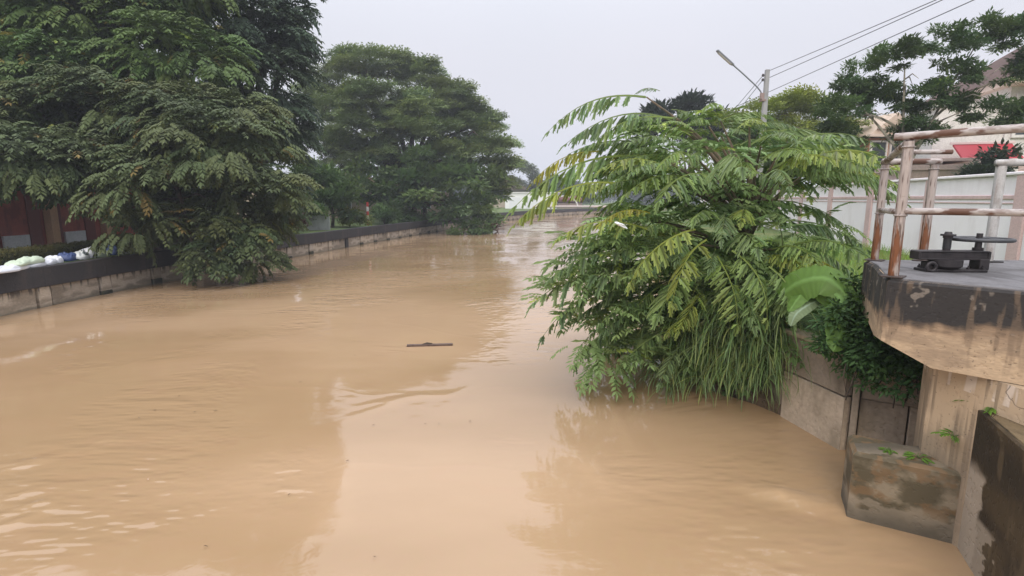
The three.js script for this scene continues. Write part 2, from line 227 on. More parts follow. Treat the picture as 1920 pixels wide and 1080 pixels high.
function limbs(parent, name, mat, root, fork, ends, r0, r1, seed, n = 7) { // trunk from root to fork, then a limb to each end
  const r = rng(seed), q = parent.position, list = [], L = v => v.clone().sub(q);
  const top = L(fork), bot = L(root), mid = bot.clone().lerp(top, 0.5).add(V((r() - 0.5) * 0.3, 0, (r() - 0.5) * 0.3));
  list.push(tube(curve([bot.clone().add(V(0, -0.3, 0)), bot.clone().lerp(top, 0.12), mid, top], 10), Array.from({ length: 11 }, (_, i) => r0 * (1.25 - 0.6 * i / 10 + (i < 2 ? 0.25 * (2 - i) : 0))), n));
  for (const e of ends) { const E = L(e), s = bot.clone().lerp(top, 0.55 + 0.45 * r()), k = s.distanceTo(E); E.lerp(s, 0.12); const c = s.clone().lerp(E, 0.5).add(V((r() - 0.5) * k * 0.12, k * 0.10, (r() - 0.5) * k * 0.12)); list.push(tube(curve([s, c, E], 8), Array.from({ length: 9 }, (_, i) => mix(r0 * 0.55, r1, i / 8)), 6));
    for (let j = 0; j < 3; j++) { const f = s.clone().lerp(E, 0.55 + r() * 0.4).add(V(0, k * 0.05, 0)), g = f.clone().add(V((r() - 0.5) * k * 0.5, (r() - 0.55) * k * 0.2, (r() - 0.5) * k * 0.5)); list.push(tube([f, f.clone().lerp(g, 0.5).add(V(0, 0.05 * k, 0)), g], [r1 * 1.3, r1, r1 * 0.4], 5)); } }
  return part(name, list, mat, parent);
}
function tree(name, label, base, o) {
  const t = thing(name, label, o.category || 'tree', base, 0, o.group);
  const lobes = o.lobes.map(([px, py, d, R, f]) => [at(px, py, d), R, f]);
  const root = V(...base), fork = o.fork ? at(...o.fork) : V(base[0], base[1] + (o.trunk || 3), base[2]);
  limbs(t, 'trunk', o.bark || M.bark, root, fork, lobes.filter((_, i) => i % (o.skip || 1) === 0).map(l => l[0]), o.r0 || 0.25, o.r1 || 0.04, o.seed);
  crown(t, 'crown', lobes, o.geo, o.mat, o); return t;
}
const F = { dark: leafMat([0.125, 0.160, 0.066], 0.4), darker: leafMat([0.080, 0.122, 0.072], 0.4), mid: leafMat([0.160, 0.245, 0.080], 0.5), rain: leafMat([0.205, 0.275, 0.098], 0.5), yellow: leafMat([0.28, 0.34, 0.045], 0.45), right: leafMat([0.125, 0.195, 0.072], 0.45), ivy: leafMat([0.055, 0.11, 0.03]), hedge: leafMat([0.14, 0.15, 0.05]), bluish: leafMat([0.06, 0.085, 0.062]) };

// trees of the left bank
tree('overhanging_tree', 'dark green tree drooping over the left river wall into the water', [-13.1, 0.86, -19.6], { seed: 11, geo: SPRAY.pin, mat: F.dark, clumps: 6.5, per: 36, spread: 0.58, size: 0.66, lift: -0.3, jit: 0.55, fresh: 0.012, brown: 0.02, trunk: 4.2, r0: 0.3, skip: 2,
  lobes: [[-60, 285, 16.5, 1.7], [50, 300, 16.5, 1.35], [165, 310, 17, 1.35], [290, 340, 17, 1.5], [420, 275, 17.5, 1.9], [485, 350, 18, 1.25], [265, 415, 16.3, 0.7], [365, 430, 17, 0.85], [410, 480, 17.4, 0.5, 1], [455, 445, 18, 0.65, 1], [375, 490, 17, 0.38, 1.1], [475, 485, 18, 0.35, 1.1], [40, 230, 18, 1.9], [200, 215, 18.5, 2.1], [330, 235, 18.5, 2.0], [440, 215, 18.5, 1.3], [470, 290, 18.8, 1.2], [330, 385, 18.4, 1.2], [400, 395, 18.6, 0.9], [450, 400, 18.8, 0.9], [250, 390, 18.4, 0.7], [500, 410, 19.5, 0.8], [540, 390, 20, 0.5]] });
tree('leafy_tree', 'tall dense green tree at the far left corner filling the upper left', [-19.6, 0.86, -21.5], { seed: 12, geo: SPRAY.pin, mat: F.mid, clumps: 4.6, per: 36, spread: 0.7, size: 0.8, lift: -0.2, jit: 0.5, fresh: 0.01, brown: 0.02, trunk: 5, r0: 0.32, skip: 2,
  lobes: [[70, 50, 20, 2.6], [220, 40, 21, 2.6], [330, 110, 20.5, 2.2], [60, 170, 19.5, 2.3], [180, 150, 20.5, 2.4], [-80, 100, 20, 3], [0, -60, 20.5, 3], [160, -90, 21, 3], [320, -40, 21, 2.6], [-60, 250, 20, 2.6], [110, 250, 20.5, 2.2], [250, 230, 21.5, 2.2]] });
tree('tall_dark_tree', 'tall blackish green tree behind the drooping one with wispy right edge', [-12.6, 0.86, -27.5], { seed: 13, geo: SPRAY.pin, mat: F.darker, clumps: 4.6, per: 36, spread: 0.66, size: 0.8, lift: -0.25, jit: 0.5, fresh: 0.004, trunk: 6, r0: 0.35, skip: 2,
  lobes: [[420, 50, 24, 2.6], [480, 140, 24.5, 2.2], [470, -30, 25, 2.6], [515, 210, 25, 1.6], [545, 25, 25, 0.55], [560, 65, 25, 0.35, 1], [400, -120, 24, 3.2], [500, 300, 26, 1.7], [380, 180, 25.5, 2.4], [540, 250, 26, 1.0], [505, 70, 24.5, 1.3], [430, 330, 27, 2.4], [330, 300, 27, 3]] });
tree('rain_tree', 'broad dome shaped rain tree with layered crown beside the canal bend', [-9.2, 0.86, -49.5], { seed: 14, geo: SPRAY.fine, mat: F.rain, clumps: 2.5, per: 32, spread: 0.95, size: 1.0, lift: 0.1, fresh: 0.02, jit: 0.13, trunk: 4.2, r0: 0.5, r1: 0.07,
  lobes: [[600, 165, 49, 2.6, 0.45], [660, 130, 49, 2.8, 0.45], [720, 115, 49, 2.8, 0.45], [780, 135, 49, 2.8, 0.45], [835, 175, 48, 2.6, 0.45], [880, 220, 48, 2.2, 0.5], [905, 240, 47, 1.4, 0.5], [625, 200, 47, 2.4, 0.4], [700, 180, 46, 3.2, 0.4], [790, 200, 46, 3.2, 0.4], [850, 245, 46.5, 2.4, 0.45], [690, 235, 46, 3, 0.5], [770, 260, 45.5, 3.2, 0.6], [840, 290, 46, 2.6, 0.6], [900, 285, 47, 2.2, 0.6], [935, 300, 47, 1.5, 0.7], [945, 265, 48, 0.9, 0.6], [700, 290, 47, 3, 0.7], [640, 290, 48, 2.0, 0.7], [590, 200, 50, 1.8, 0.6], [858, 190, 48, 2.2, 0.45], [908, 222, 47.5, 1.5, 0.45], [948, 320, 47, 1.3, 0.7], [660, 105, 49.5, 1.6, 0.4], [930, 345, 46.5, 1.4, 0.7], [605, 255, 48, 1.7, 0.6], [655, 265, 47, 1.8, 0.6], [610, 320, 47, 1.6, 0.7], [920, 268, 46.5, 1.6, 0.6]] });
tree('bank_tree', 'bright leaved low tree hanging over the wall under the rain tree', [-7.3, 0.86, -45.5], { seed: 15, geo: SPRAY.broad, mat: F.mid, clumps: 1.7, per: 26, spread: 0.95, size: 1.6, lift: -0.1, fresh: 0.03, trunk: 2.2, r0: 0.2,
  lobes: [[690, 340, 44.5, 2.2], [750, 360, 44, 2.0], [810, 345, 44, 2.4], [870, 340, 44, 2.2], [925, 345, 45, 1.6], [780, 320, 44.5, 2], [850, 385, 43.5, 1.5], [900, 390, 44, 1.2], [740, 395, 43, 1.2], [660, 360, 44, 1.6]] });
tree('young_tree', 'small round green tree left of the rain tree beside the wall', [-12.2, 0.86, -36.5], { seed: 16, geo: SPRAY.broad, mat: F.mid, clumps: 3, per: 24, spread: 0.7, size: 1.2, lift: -0.05, fresh: 0.02, trunk: 1.5, r0: 0.12,
  lobes: [[620, 345, 37, 1.5], [590, 370, 36, 1.2], [655, 360, 37, 1.2], [625, 380, 36, 1.2], [580, 330, 38, 1.2]] });
tree('slender_tree', 'thin pale tree in the gap between the dark tree and rain tree', [-18.2, 0.86, -47], { seed: 17, geo: SPRAY.fine, mat: F.bluish, clumps: 1.6, per: 16, spread: 0.9, size: 0.9, lift: -0.1, trunk: 5, r0: 0.16,
  lobes: [[590, 250, 48, 1.3], [575, 290, 47, 1.4], [600, 310, 47, 1.4], [560, 320, 46, 1.6]] });
{ // foliage trailing in the water below the rain tree
  const t = thing('trailing_shrub', 'leafy shrub trailing over the wall into the water under the rain tree', 'shrub', [-4.9, 0.8, -45.2]);
  crown(t, 'foliage', [[at(880, 425, 42.5), 0.9, 0.7], [at(850, 438, 42), 0.5, 0.7], [at(905, 435, 43), 0.6, 0.6]], SPRAY.broad, F.mid, { seed: 18, clumps: 9, per: 18, spread: 0.5, size: 0.85, lift: -0.3 });
  part('stem', [tube(curve([V(-0.6, 0, -0.4), V(0.5, 0.5, 0.6), V(1.4, -0.4, 2.4)], 8), 0.06, 6), tube(curve([V(0, 0, -0.4), V(1.2, 0.4, 0.6), V(2.2, -0.5, 1.4)], 8), 0.05, 6)], M.bark, t);
  const d = thing('driftwood', 'brown tangle of dead branches at the waterline below the rain tree', 'driftwood', [-1.8, 0, -46]);
  const r = rng(19), l = []; for (let i = 0; i < 22; i++) { const a = r() * 6.28, s = V((r() - 0.5) * 1.4, r() * 0.4, (r() - 0.5)), e = s.clone().add(V(Math.cos(a) * 1.2, -0.2 + r() * 1.0, Math.sin(a) * 0.8)); l.push(tube([s, s.clone().lerp(e, 0.5).add(V(0, 0.1, 0)), e], [0.06, 0.05, 0.02], 5)); }
  part('branch', l, std({ color: lin(0.12, 0.065, 0.04) }), d);
}
// low plants and shrubs along the left bank
const shrubSpots = [[485, 400, 27, 0.9, 0, 'dull green shrub behind the wall right of the drooping tree'], [530, 405, 30, 0.8, 1, 'reddish leaved shrub beside the pale wall behind the river wall'], [655, 405, 37, 0.9, 2, 'yellow green grassy shrub left of the red and white post'], [720, 402, 41, 0.9, 0, 'dark shrub right of the red and white post'], [565, 395, 33, 1.0, 0, 'dark green shrub between the reddish shrub and yellow green one'], [770, 405, 44, 0.8, 0, 'low shrub under the bright leaved overhanging tree']];
const shrubMats = [F.mid, leafMat([0.13, 0.055, 0.035]), leafMat([0.17, 0.19, 0.03])];
shrubSpots.forEach(([px, py, d, R, k, label], i) => { const c = at(px, py, d), t = thing('shrub', label, 'shrub', [c.x, 0.86, c.z]); crown(t, 'foliage', [[c, R, 0.7], [c.clone().add(V(R * 0.8, -0.2, 0.1)), R * 0.6, 0.8]], SPRAY.small, shrubMats[k], { seed: 200 + i, clumps: 12, per: 20, spread: 0.35, size: 1.6, lift: 0.1 }); part('stem', [tube([V(0, 0, 0), V(0.1, 0.5, 0), V(0.05, 0.9, 0.1)], 0.03, 5), tube([V(0, 0, 0), V(-0.15, 0.5, 0.1), V(-0.3, 0.8, 0.1)], 0.025, 5)], M.bark, t); });

// ------------------------------------------------------------------ left bank: red house, hedge, sandbags, small things
{
  const h = thing('red_house', 'brick red house front with white panels behind the hedge at far left', 'house', [-17.3, 0.86, -16], 0); // runs away from the camera along -z
  const red = std({ map: concrete([0.42, 0.11, 0.08], [0.28, 0.08, 0.06], 1.5, 91, 1), bumpMap: roughBump, bumpScale: 0.01, roughness: 0.8 }), darkred = std({ color: lin(0.22, 0.065, 0.055), roughness: 0.7 }), tan = std({ map: concrete([0.68, 0.42, 0.25], [0.55, 0.33, 0.2], 1.2, 95) }), whiteP = std({ map: concrete([0.8, 0.8, 0.82], [0.66, 0.66, 0.68], 1.4, 97) });
  part('wall', box(0.3, 3.0, 18, [-0.3, 1.5, -4]), red, h);
  part('roof', [place(new THREE.BoxGeometry(5, 0.15, 19), [-2.2, 3.4, -4], [0, 0, 0.25])], darkred, h);
  for (const z of [-0.25, -2.75, -5.3]) { const p = part('panel', box(0.08, 0.62, 1.0, [-0.10, 0.36, z]), whiteP, h); }
  for (const z of [1.1, -1.55, -4.2, -6.9]) part('pillar', box(0.34, 3.0, 0.34, [-0.05, 1.5, z]), tan, h);
  for (const z of [-0.25, -2.75, -5.3]) for (const dz of [-0.82, 0.82]) part('shutter', box(0.06, 2.2, 0.5, [-0.11, 1.15, z + dz]), darkred, h);
  const hedge = thing('clipped_hedge', 'low clipped brownish green hedge behind the sandbags', 'hedge', [-15.2, 0.86, -15.5]);
  part('core', box(0.6, 0.34, 12, [0, 0.17, -1.5], [0, 0, 0], 0.08), std({ color: lin(0.035, 0.04, 0.015), roughness: 1 }), hedge);
  const rr = rng(33), im = new THREE.InstancedMesh(SPRAY.small, F.hedge, 2600), m4 = new THREE.Matrix4();
  for (let i = 0; i < 2600; i++) { const s = 0.3 + rr() * 0.25, top = rr() < 0.5; m4.compose(V(top ? (rr() - 0.5) * 0.66 : 0.32, top ? 0.36 : rr() * 0.36, 4.5 - rr() * 12), new THREE.Quaternion().setFromEuler(new THREE.Euler(rr() * 6, rr() * 6, rr() * 6)), V(s, s, s)); im.setMatrixAt(i, m4); const t = 0.8 + rr() * 0.5; im.setColorAt(i, lin(t * (0.9 + rr() * 0.4), t, t)); }
  im.name = 'foliage'; im.userData.kind = 'stuff'; shade(im); hedge.add(im);
  // sandbags on the wall
  const bagGeo = (seed, w, hh, d) => { const g = new THREE.SphereGeometry(1, 44, 26), p = g.attributes.position, r = rng(seed), o = r() * 50; for (let i = 0; i < p.count; i++) { let x = p.getX(i), y = p.getY(i), z = p.getZ(i); const e = 0.62; x = Math.sign(x) * Math.pow(Math.abs(x), e); y = Math.sign(y) * Math.pow(Math.abs(y), 0.8); z = Math.sign(z) * Math.pow(Math.abs(z), e); const fo = fbm(x * 0.2 + o, z * 0.2 + y * 0.15 + 7, 16, 4, seed), wr = 1 + 0.5 * (fo - 0.5) * 2 - 0.3 * Math.pow(1 - Math.abs(2 * fbm(x * 0.12 + o + 3, z * 0.12 + 9, 16, 2, seed + 5) - 1), 8); y = y * wr * (1 - 0.35 * Math.abs(z) ** 3) + 0.15 * (vnoise(z * 3 + o, x * 3, 64, 64, seed) - 0.5); if (y < -0.4) y = -0.4; p.setXYZ(i, x * d / 2, (y + 0.4) * hh / 1.7, z * w / 2); } g.computeVertexNormals(); return g; };
  const bm = { white: std({ color: lin(0.62, 0.63, 0.66), roughness: 0.6 }), green: std({ color: lin(0.50, 0.58, 0.44), roughness: 0.6 }), blue: std({ color: lin(0.035, 0.06, 0.16), roughness: 0.55 }), print: std({ map: colorTex(128, 128, (u, v) => { const a = fbm(u, v, 6, 2, 305); return a > 0.62 ? [0.10, 0.13, 0.12] : [0.62, 0.64, 0.62]; }), roughness: 0.6 }) };
  const bags = [[14, 553, 'white', 0.8, 0.1, 'flattened white sandbag nearest the left edge on the wall'], [34, 547, 'white', 0.9, 0.15, 'long lumpy white sandbag under the pale green one'], [46, 534, 'green', 0.65, 0.13, 'pale green sandbag lying on the long white one'], [70, 530, 'green', 0.6, 0.17, 'rounded pale green sandbag at the top of the pile'], [78, 540, 'white', 0.85, 0.14, 'white sandbag under the rounded pale green one'], [100, 537, 'white', 0.7, 0.15, 'bright white sandbag beside the blue bag'], [114, 530, 'white', 0.25, 0.2, 'small white sandbag standing upright left of the blue bag'], [139, 522, 'blue', 0.42, 0.24, 'dark blue sandbag between two white ones on the wall'], [164, 515, 'print', 0.85, 0.24, 'white sandbag with dark print right of the blue bag'], [180, 508, 'white', 0.35, 0.3, 'small peaked white sandbag at the right end of the printed one'], [199, 507, 'green', 0.75, 0.2, 'grey green sandbag partly under the drooping leaves'], [222, 498, 'blue', 0.42, 0.28, 'navy sandbag under the drooping leaves'], [240, 500, 'print', 0.5, 0.22, 'speckled white sandbag farthest right in the row']];
  const ys = { 2: 1.15, 3: 1.15 };
  bags.forEach(([px, py, m, w, hh, label], i) => { const u = (px - 960) / 1000; let z = -12.4; for (let k = 0; k < 60; k++) { const t = -z; const x = u * (t / (0.985)); const wx = mix(-12.55, -12.3, clamp((t - 12) / 6)); if (x < wx) z -= 0.1; else break; } z = -(12.42 + (px / 240) * 4.6); const t = 12.65 + (px / 240) * 4.75; 
    const x = u * t; const o = part('sandbag', bagGeo(300 + i, w * 1.1, hh * 1.15, 0.42), bm[m]); o.position.set(x - 0.02, ys[i] || 1.055, -t * CP * 0.995); o.rotation.y = 0.25 + (i % 3 - 1) * 0.2; tag(o, label, 'sandbag', 'sandbags on the river wall'); });
  // small things between the trunks
  const w = thing('garden_wall', 'short pale concrete wall behind the shrubs left of the rain tree', 'wall', [-12.1, 0.86, -33.5], 0.2); part('slab', box(1.4, 1.0, 0.15, [0, 0.5, 0]), std({ map: concrete([0.42, 0.43, 0.42], [0.3, 0.3, 0.29], 1.3, 99) }), w); part('coping', box(1.5, 0.08, 0.22, [0, 1.04, 0]), M.concrete, w);
  const p = at(690, 412, 40), mp = thing('marker_post', 'thin red and white banded post by the wall', 'post', [p.x, 0.86, p.z]); for (let i = 0; i < 5; i++) part('band', cyl(0.09, 0.09, 0.34, [0, 0.17 + i * 0.34, 0]), std({ color: i % 2 ? lin(0.62, 0.58, 0.56) : lin(0.42, 0.05, 0.04) }), mp);
  // houses seen in slits behind the rain tree
  const bh = thing('garden_house', 'low cream and terracotta house glimpsed between trunks behind the left wall', 'house', [-17.5, 0.86, -58], 0.15);
  part('wall', box(22, 2.6, 6, [0, 1.3, 0]), std({ map: concrete([0.42, 0.34, 0.27], [0.3, 0.22, 0.17], 2, 103) }), bh);
  for (const x of [-8, -4, 0, 4, 8]) { const wd = part('window', box(1.4, 1.2, 0.1, [x, 1.5, 3.03]), std({ color: lin(0.6, 0.6, 0.6) }), bh); part('pane', box(1.2, 1.0, 0.05, [x, 1.5, 3.08], [0, 0, 0], 0), std({ color: lin(0.05, 0.06, 0.07), roughness: 0.15 }), wd); }
  part('roof', place(new THREE.ConeGeometry(8, 2.2, 4, 1), [0, 3.7, 0], [0, Math.PI / 4, 0], [1.6, 1, 0.62]), std({ color: lin(0.22, 0.09, 0.06) }), bh);
}

// ------------------------------------------------------------------ far end of the canal
{
  const p = at(985, 378, 108), b = thing('white_hall', 'plain white wide building at the far bend beyond the rain tree', 'building', [p.x + 1.5, 0.86, p.z], -0.25);
  part('wall', box(10, 3.0, 6, [0, 1.5, 0]), std({ color: lin(0.78, 0.78, 0.8) }), b); part('cornice', box(10.4, 0.25, 6.4, [0, 3.1, 0]), std({ color: lin(0.68, 0.67, 0.66) }), b);
  for (const x of [-3, 0.4]) part('door_panel', box(2.2, 2.2, 0.1, [x, 1.1, 3.04]), std({ color: lin(0.70, 0.71, 0.74) }), b);
  const q = at(955, 352, 122), c = thing('brown_roof_house', 'house with dull brown roof above the white building', 'house', [q.x, 0.86, q.z], 0.3);
  part('wall', box(9, 4, 6, [0, 2, 0]), std({ color: lin(0.5, 0.42, 0.34) }), c); part('roof', place(new THREE.ConeGeometry(6, 2.6, 4, 1), [0, 5.2, 0], [0, Math.PI / 4, 0], [1.25, 1, 0.9]), std({ map: concrete([0.20, 0.13, 0.08], [0.14, 0.09, 0.06], 1.5, 107) }), c);
  for (const x of [-2.4, 1.4]) part('window', box(1.3, 1.2, 0.1, [x, 2.6, 3.04]), std({ color: lin(0.1, 0.1, 0.11), roughness: 0.2 }), c);
  const g = at(1058, 392, 100), ar = thing('pipe_bridge', 'pale arched pipe bridge over the canal in the distance', 'bridge', [g.x, 0.9, g.z], 0.12);
  const arc = Array.from({ length: 17 }, (_, i) => { const a = i / 16 * Math.PI; return V(-Math.cos(a) * 2.6, Math.sin(a) * 2.2 + 0.2, 0); });
  part('arch', tube(arc, 0.13, 8), std({ color: lin(0.6, 0.58, 0.56) }), ar); part('deck_pipe', tube([V(-6, 0.45, 0.25), V(8, 0.45, 0.25)], 0.2, 10), std({ color: lin(0.5, 0.42, 0.4) }), ar); for (const x of [-2.6, 2.6]) part('support', cyl(0.12, 0.12, 1.4, [x, -0.3, 0]), M.concrete, ar);
  const rf = thing('red_roof_shed', 'low shed with dark red roof behind the pipe bridge', 'shed', [g.x + 0.6, 0.86, g.z - 9], 0.1); part('wall', box(7, 1.1, 4, [0, 0.5, 0]), std({ color: lin(0.3, 0.22, 0.2) }), rf); part('roof', place(new THREE.CylinderGeometry(2.6, 2.6, 7.4, 3, 1), [0, 1.55, 0], [0, 0, Math.PI / 2], [0.45, 1, 1]), std({ color: lin(0.14, 0.05, 0.045) }), rf);
  tree('bend_tree', 'small dark tree beside the white building at the far bend', [6, 0.86, -118], { seed: 41, geo: SPRAY.far, mat: F.dark, clumps: 1.2, per: 14, spread: 1.2, size: 0.7, lift: 0, trunk: 3, r0: 0.2, lobes: [[985, 318, 117, 2.0], [965, 340, 117, 1.6], [1000, 335, 117, 1.6], [1012, 355, 116, 1.8]] });
  tree('bank_end_tree', 'green tree above the pipe bridge at the far bend', [15, 0.86, -122], { seed: 42, geo: SPRAY.far, mat: F.mid, clumps: 1.0, per: 14, spread: 1.3, size: 0.7, lift: 0, trunk: 3, r0: 0.2, lobes: [[1040, 345, 120, 2.2], [1062, 350, 120, 2.2], [1028, 362, 119, 1.8], [1085, 362, 119, 1.8], [1100, 372, 116, 1.8]] });
  const w = thing('distant_wood', 'hazy line of trees along the horizon behind the canal bend', 'woodland'); w.userData.kind = 'stuff';
  const r = rng(77), lobes = []; for (let i = 0; i < 150; i++) { const a = -0.95 + 1.9 * r(), d = 170 + r() * 90; lobes.push([V(Math.sin(a) * d, 2.2 + r() * 4.5, -Math.cos(a) * d), 3 + r() * 2.6, 0.8]); } crown(w, 'foliage', lobes, SPRAY.far, F.bluish, { seed: 43, clumps: 0.55, per: 12, spread: 2, size: 1.5, lift: 0 });
  part('trunk', lobes.filter((_, i) => i % 2 === 0).map(l => cyl(0.3, 0.2, l[0].y, [l[0].x, 0.86 + l[0].y / 2 - 0.2, l[0].z], [0, 0, 0], 5)), M.bark, w);
}

// ------------------------------------------------------------------ right bank: boundary wall, pole, houses, trees
const WALLP = t => V(0.723 * 16.3 + 0.1935 * (t - 16.3), 1.18, -t);
{
  const w = thing('boundary_wall', 'long white rendered boundary wall with pink band and piers on the right bank', 'wall');
  const white = std({ map: colorTex(512, 512, (u, v) => { const a = fbm(u, v, 4, 5, 401), s = fbm(u, v, 24, 3, 404, 3); const c = mix3([0.90, 0.86, 0.88], [0.83, 0.785, 0.80], smooth(0.5, 0.75, a * 0.75 + s * 0.25)); return c; }, [1 / 3.3, 1 / 3.3]), bumpMap: roughBump, bumpScale: 0.004 }), pink = std({ map: concrete([0.62, 0.46, 0.44], [0.54, 0.38, 0.36], 1.3, 411), roughness: 0.9 });
  for (let i = 0; i < 14; i++) { const a = WALLP(8 + i * 3.4), b = WALLP(8 + (i + 1) * 3.4), ang = Math.atan2(-(b.z - a.z), b.x - a.x), L = a.distanceTo(b), c = a.clone().lerp(b, 0.5);
    const put = (n, g, m, p) => { const o = part(n, g, m, w); o.position.set(p.x, 0, p.z); o.rotation.y = ang; };
    const pw = i ? null : 0; put('panel', box(L - 0.36, 2.13, 0.14, [0, 2.22, 0], [0, 0, 0], 0.01), white, c); put('band', [box(L - 0.36, 0.09, 0.2, [0, 2.83, 0], [0, 0, 0], 0.015), box(L - 0.36, 0.03, 0.18, [0, 2.70, 0], [0, 0, 0], 0.008)], pink, c); put('pier', box(0.36, 2.15, 0.24, [0, 2.23, 0], [0, 0, 0], 0.02), pink, a); put('coping', box(L - 0.0, 0.07, 0.28, [0, 3.335, 0], [0, 0, 0], 0.02), white, c); }
}
{ // utility pole with street lamp
  const b = at(1424, 330, 28), p = thing('utility_pole', 'grey concrete utility pole with a street lamp arm on the right bank', 'utility pole', [b.x, 1.18, b.z]);
  const top = at(1437, 138, 28).y - 1.18, gm = std({ map: concrete([0.34, 0.34, 0.34], [0.24, 0.24, 0.24], 1.2, 421) }), metal = std({ color: lin(0.24, 0.25, 0.28), roughness: 0.5, metalness: 0.4 });
  const pole = box(0.26, top, 0.26, [0, top / 2, 0], [0, 0, 0], 0.03); { const q = pole.attributes.position; for (let i = 0; i < q.count; i++) { const k = 1.15 - 0.4 * q.getY(i) / top; q.setX(i, q.getX(i) * k); q.setZ(i, q.getZ(i) * k); } pole.computeVertexNormals(); } part('shaft', pole, gm, p);
  part('lamp_arm', tube(curve([V(-0.1, top - 1.35, 0), V(-0.35, top - 1.0, 0.05), V(-1.1, top - 0.42, 0.2), V(-1.95, top + 0.18, 0.35)], 16), 0.035, 8), metal, p);
  const head = part('lamp_head', [place(new RoundedBoxGeometry(1.15, 0.10, 0.2, 2, 0.045), [-2.35, top + 0.47, 0.42], [0, 0.15, -0.62])], metal, p); part('lens', place(new RoundedBoxGeometry(0.9, 0.05, 0.15, 2, 0.02), [-2.37, top + 0.42, 0.42], [0, 0.15, -0.62]), std({ color: lin(0.5, 0.5, 0.48), roughness: 0.2 }), head);
  for (const y of [0.28, 0.5]) part('insulator', [cyl(0.05, 0.05, 0.13, [-0.2, top - y, 0]), cyl(0.07, 0.07, 0.03, [-0.2, top - y, 0])], std({ color: lin(0.06, 0.05, 0.05), roughness: 0.3 }), p);
  part('bracket', [box(0.18, 0.3, 0.14, [-0.2, top - 1.3, 0.05]), box(0.22, 0.1, 0.3, [-0.12, top - 1.5, 0])], std({ color: lin(0.3, 0.22, 0.2) }), p);
  const wm = std({ color: lin(0.16, 0.17, 0.19), roughness: 0.6 }), wt = V(b.x, 1.18 + top, b.z);
  const wire = (a, e, sag, label) => { const pts = Array.from({ length: 25 }, (_, i) => { const q = a.clone().lerp(e, i / 24); q.y -= sag * 4 * (i / 24) * (1 - i / 24); return q; }); tag(part('power_cable', tube(pts, 0.016, 5), wm), label, 'cable'); };
  const ext = (a, m, k) => a.clone().add(m.clone().sub(a).multiplyScalar(k));
  wire(wt.clone().add(V(0.1, -0.05, 0)), ext(wt, at(1741, 0, 17.7), 2.2), 0.05, 'upper of two parallel cables from pole top to upper right');
  wire(wt.clone().add(V(0.1, -0.4, 0)), ext(wt.clone().add(V(0, -0.4, 0)), at(1757, 0, 17.5), 2.2), 0.05, 'lower of two parallel cables from pole top to upper right');
  wire(at(1380, 200, 34), ext(at(1470, 165, 27.5), at(1836, 0, 15.6), 2.0), 0.0, 'thin single cable running to the right of the parallel pair');
  wire(wt.clone().add(V(-0.2, -0.28, 0)), at(1300, 290, 52), 0.1, 'upper thin cable running from pole insulators down behind the trees');
  wire(wt.clone().add(V(-0.2, -0.5, 0)), at(1310, 295, 52), 0.1, 'lower thin cable running from pole insulators down behind the trees');
}
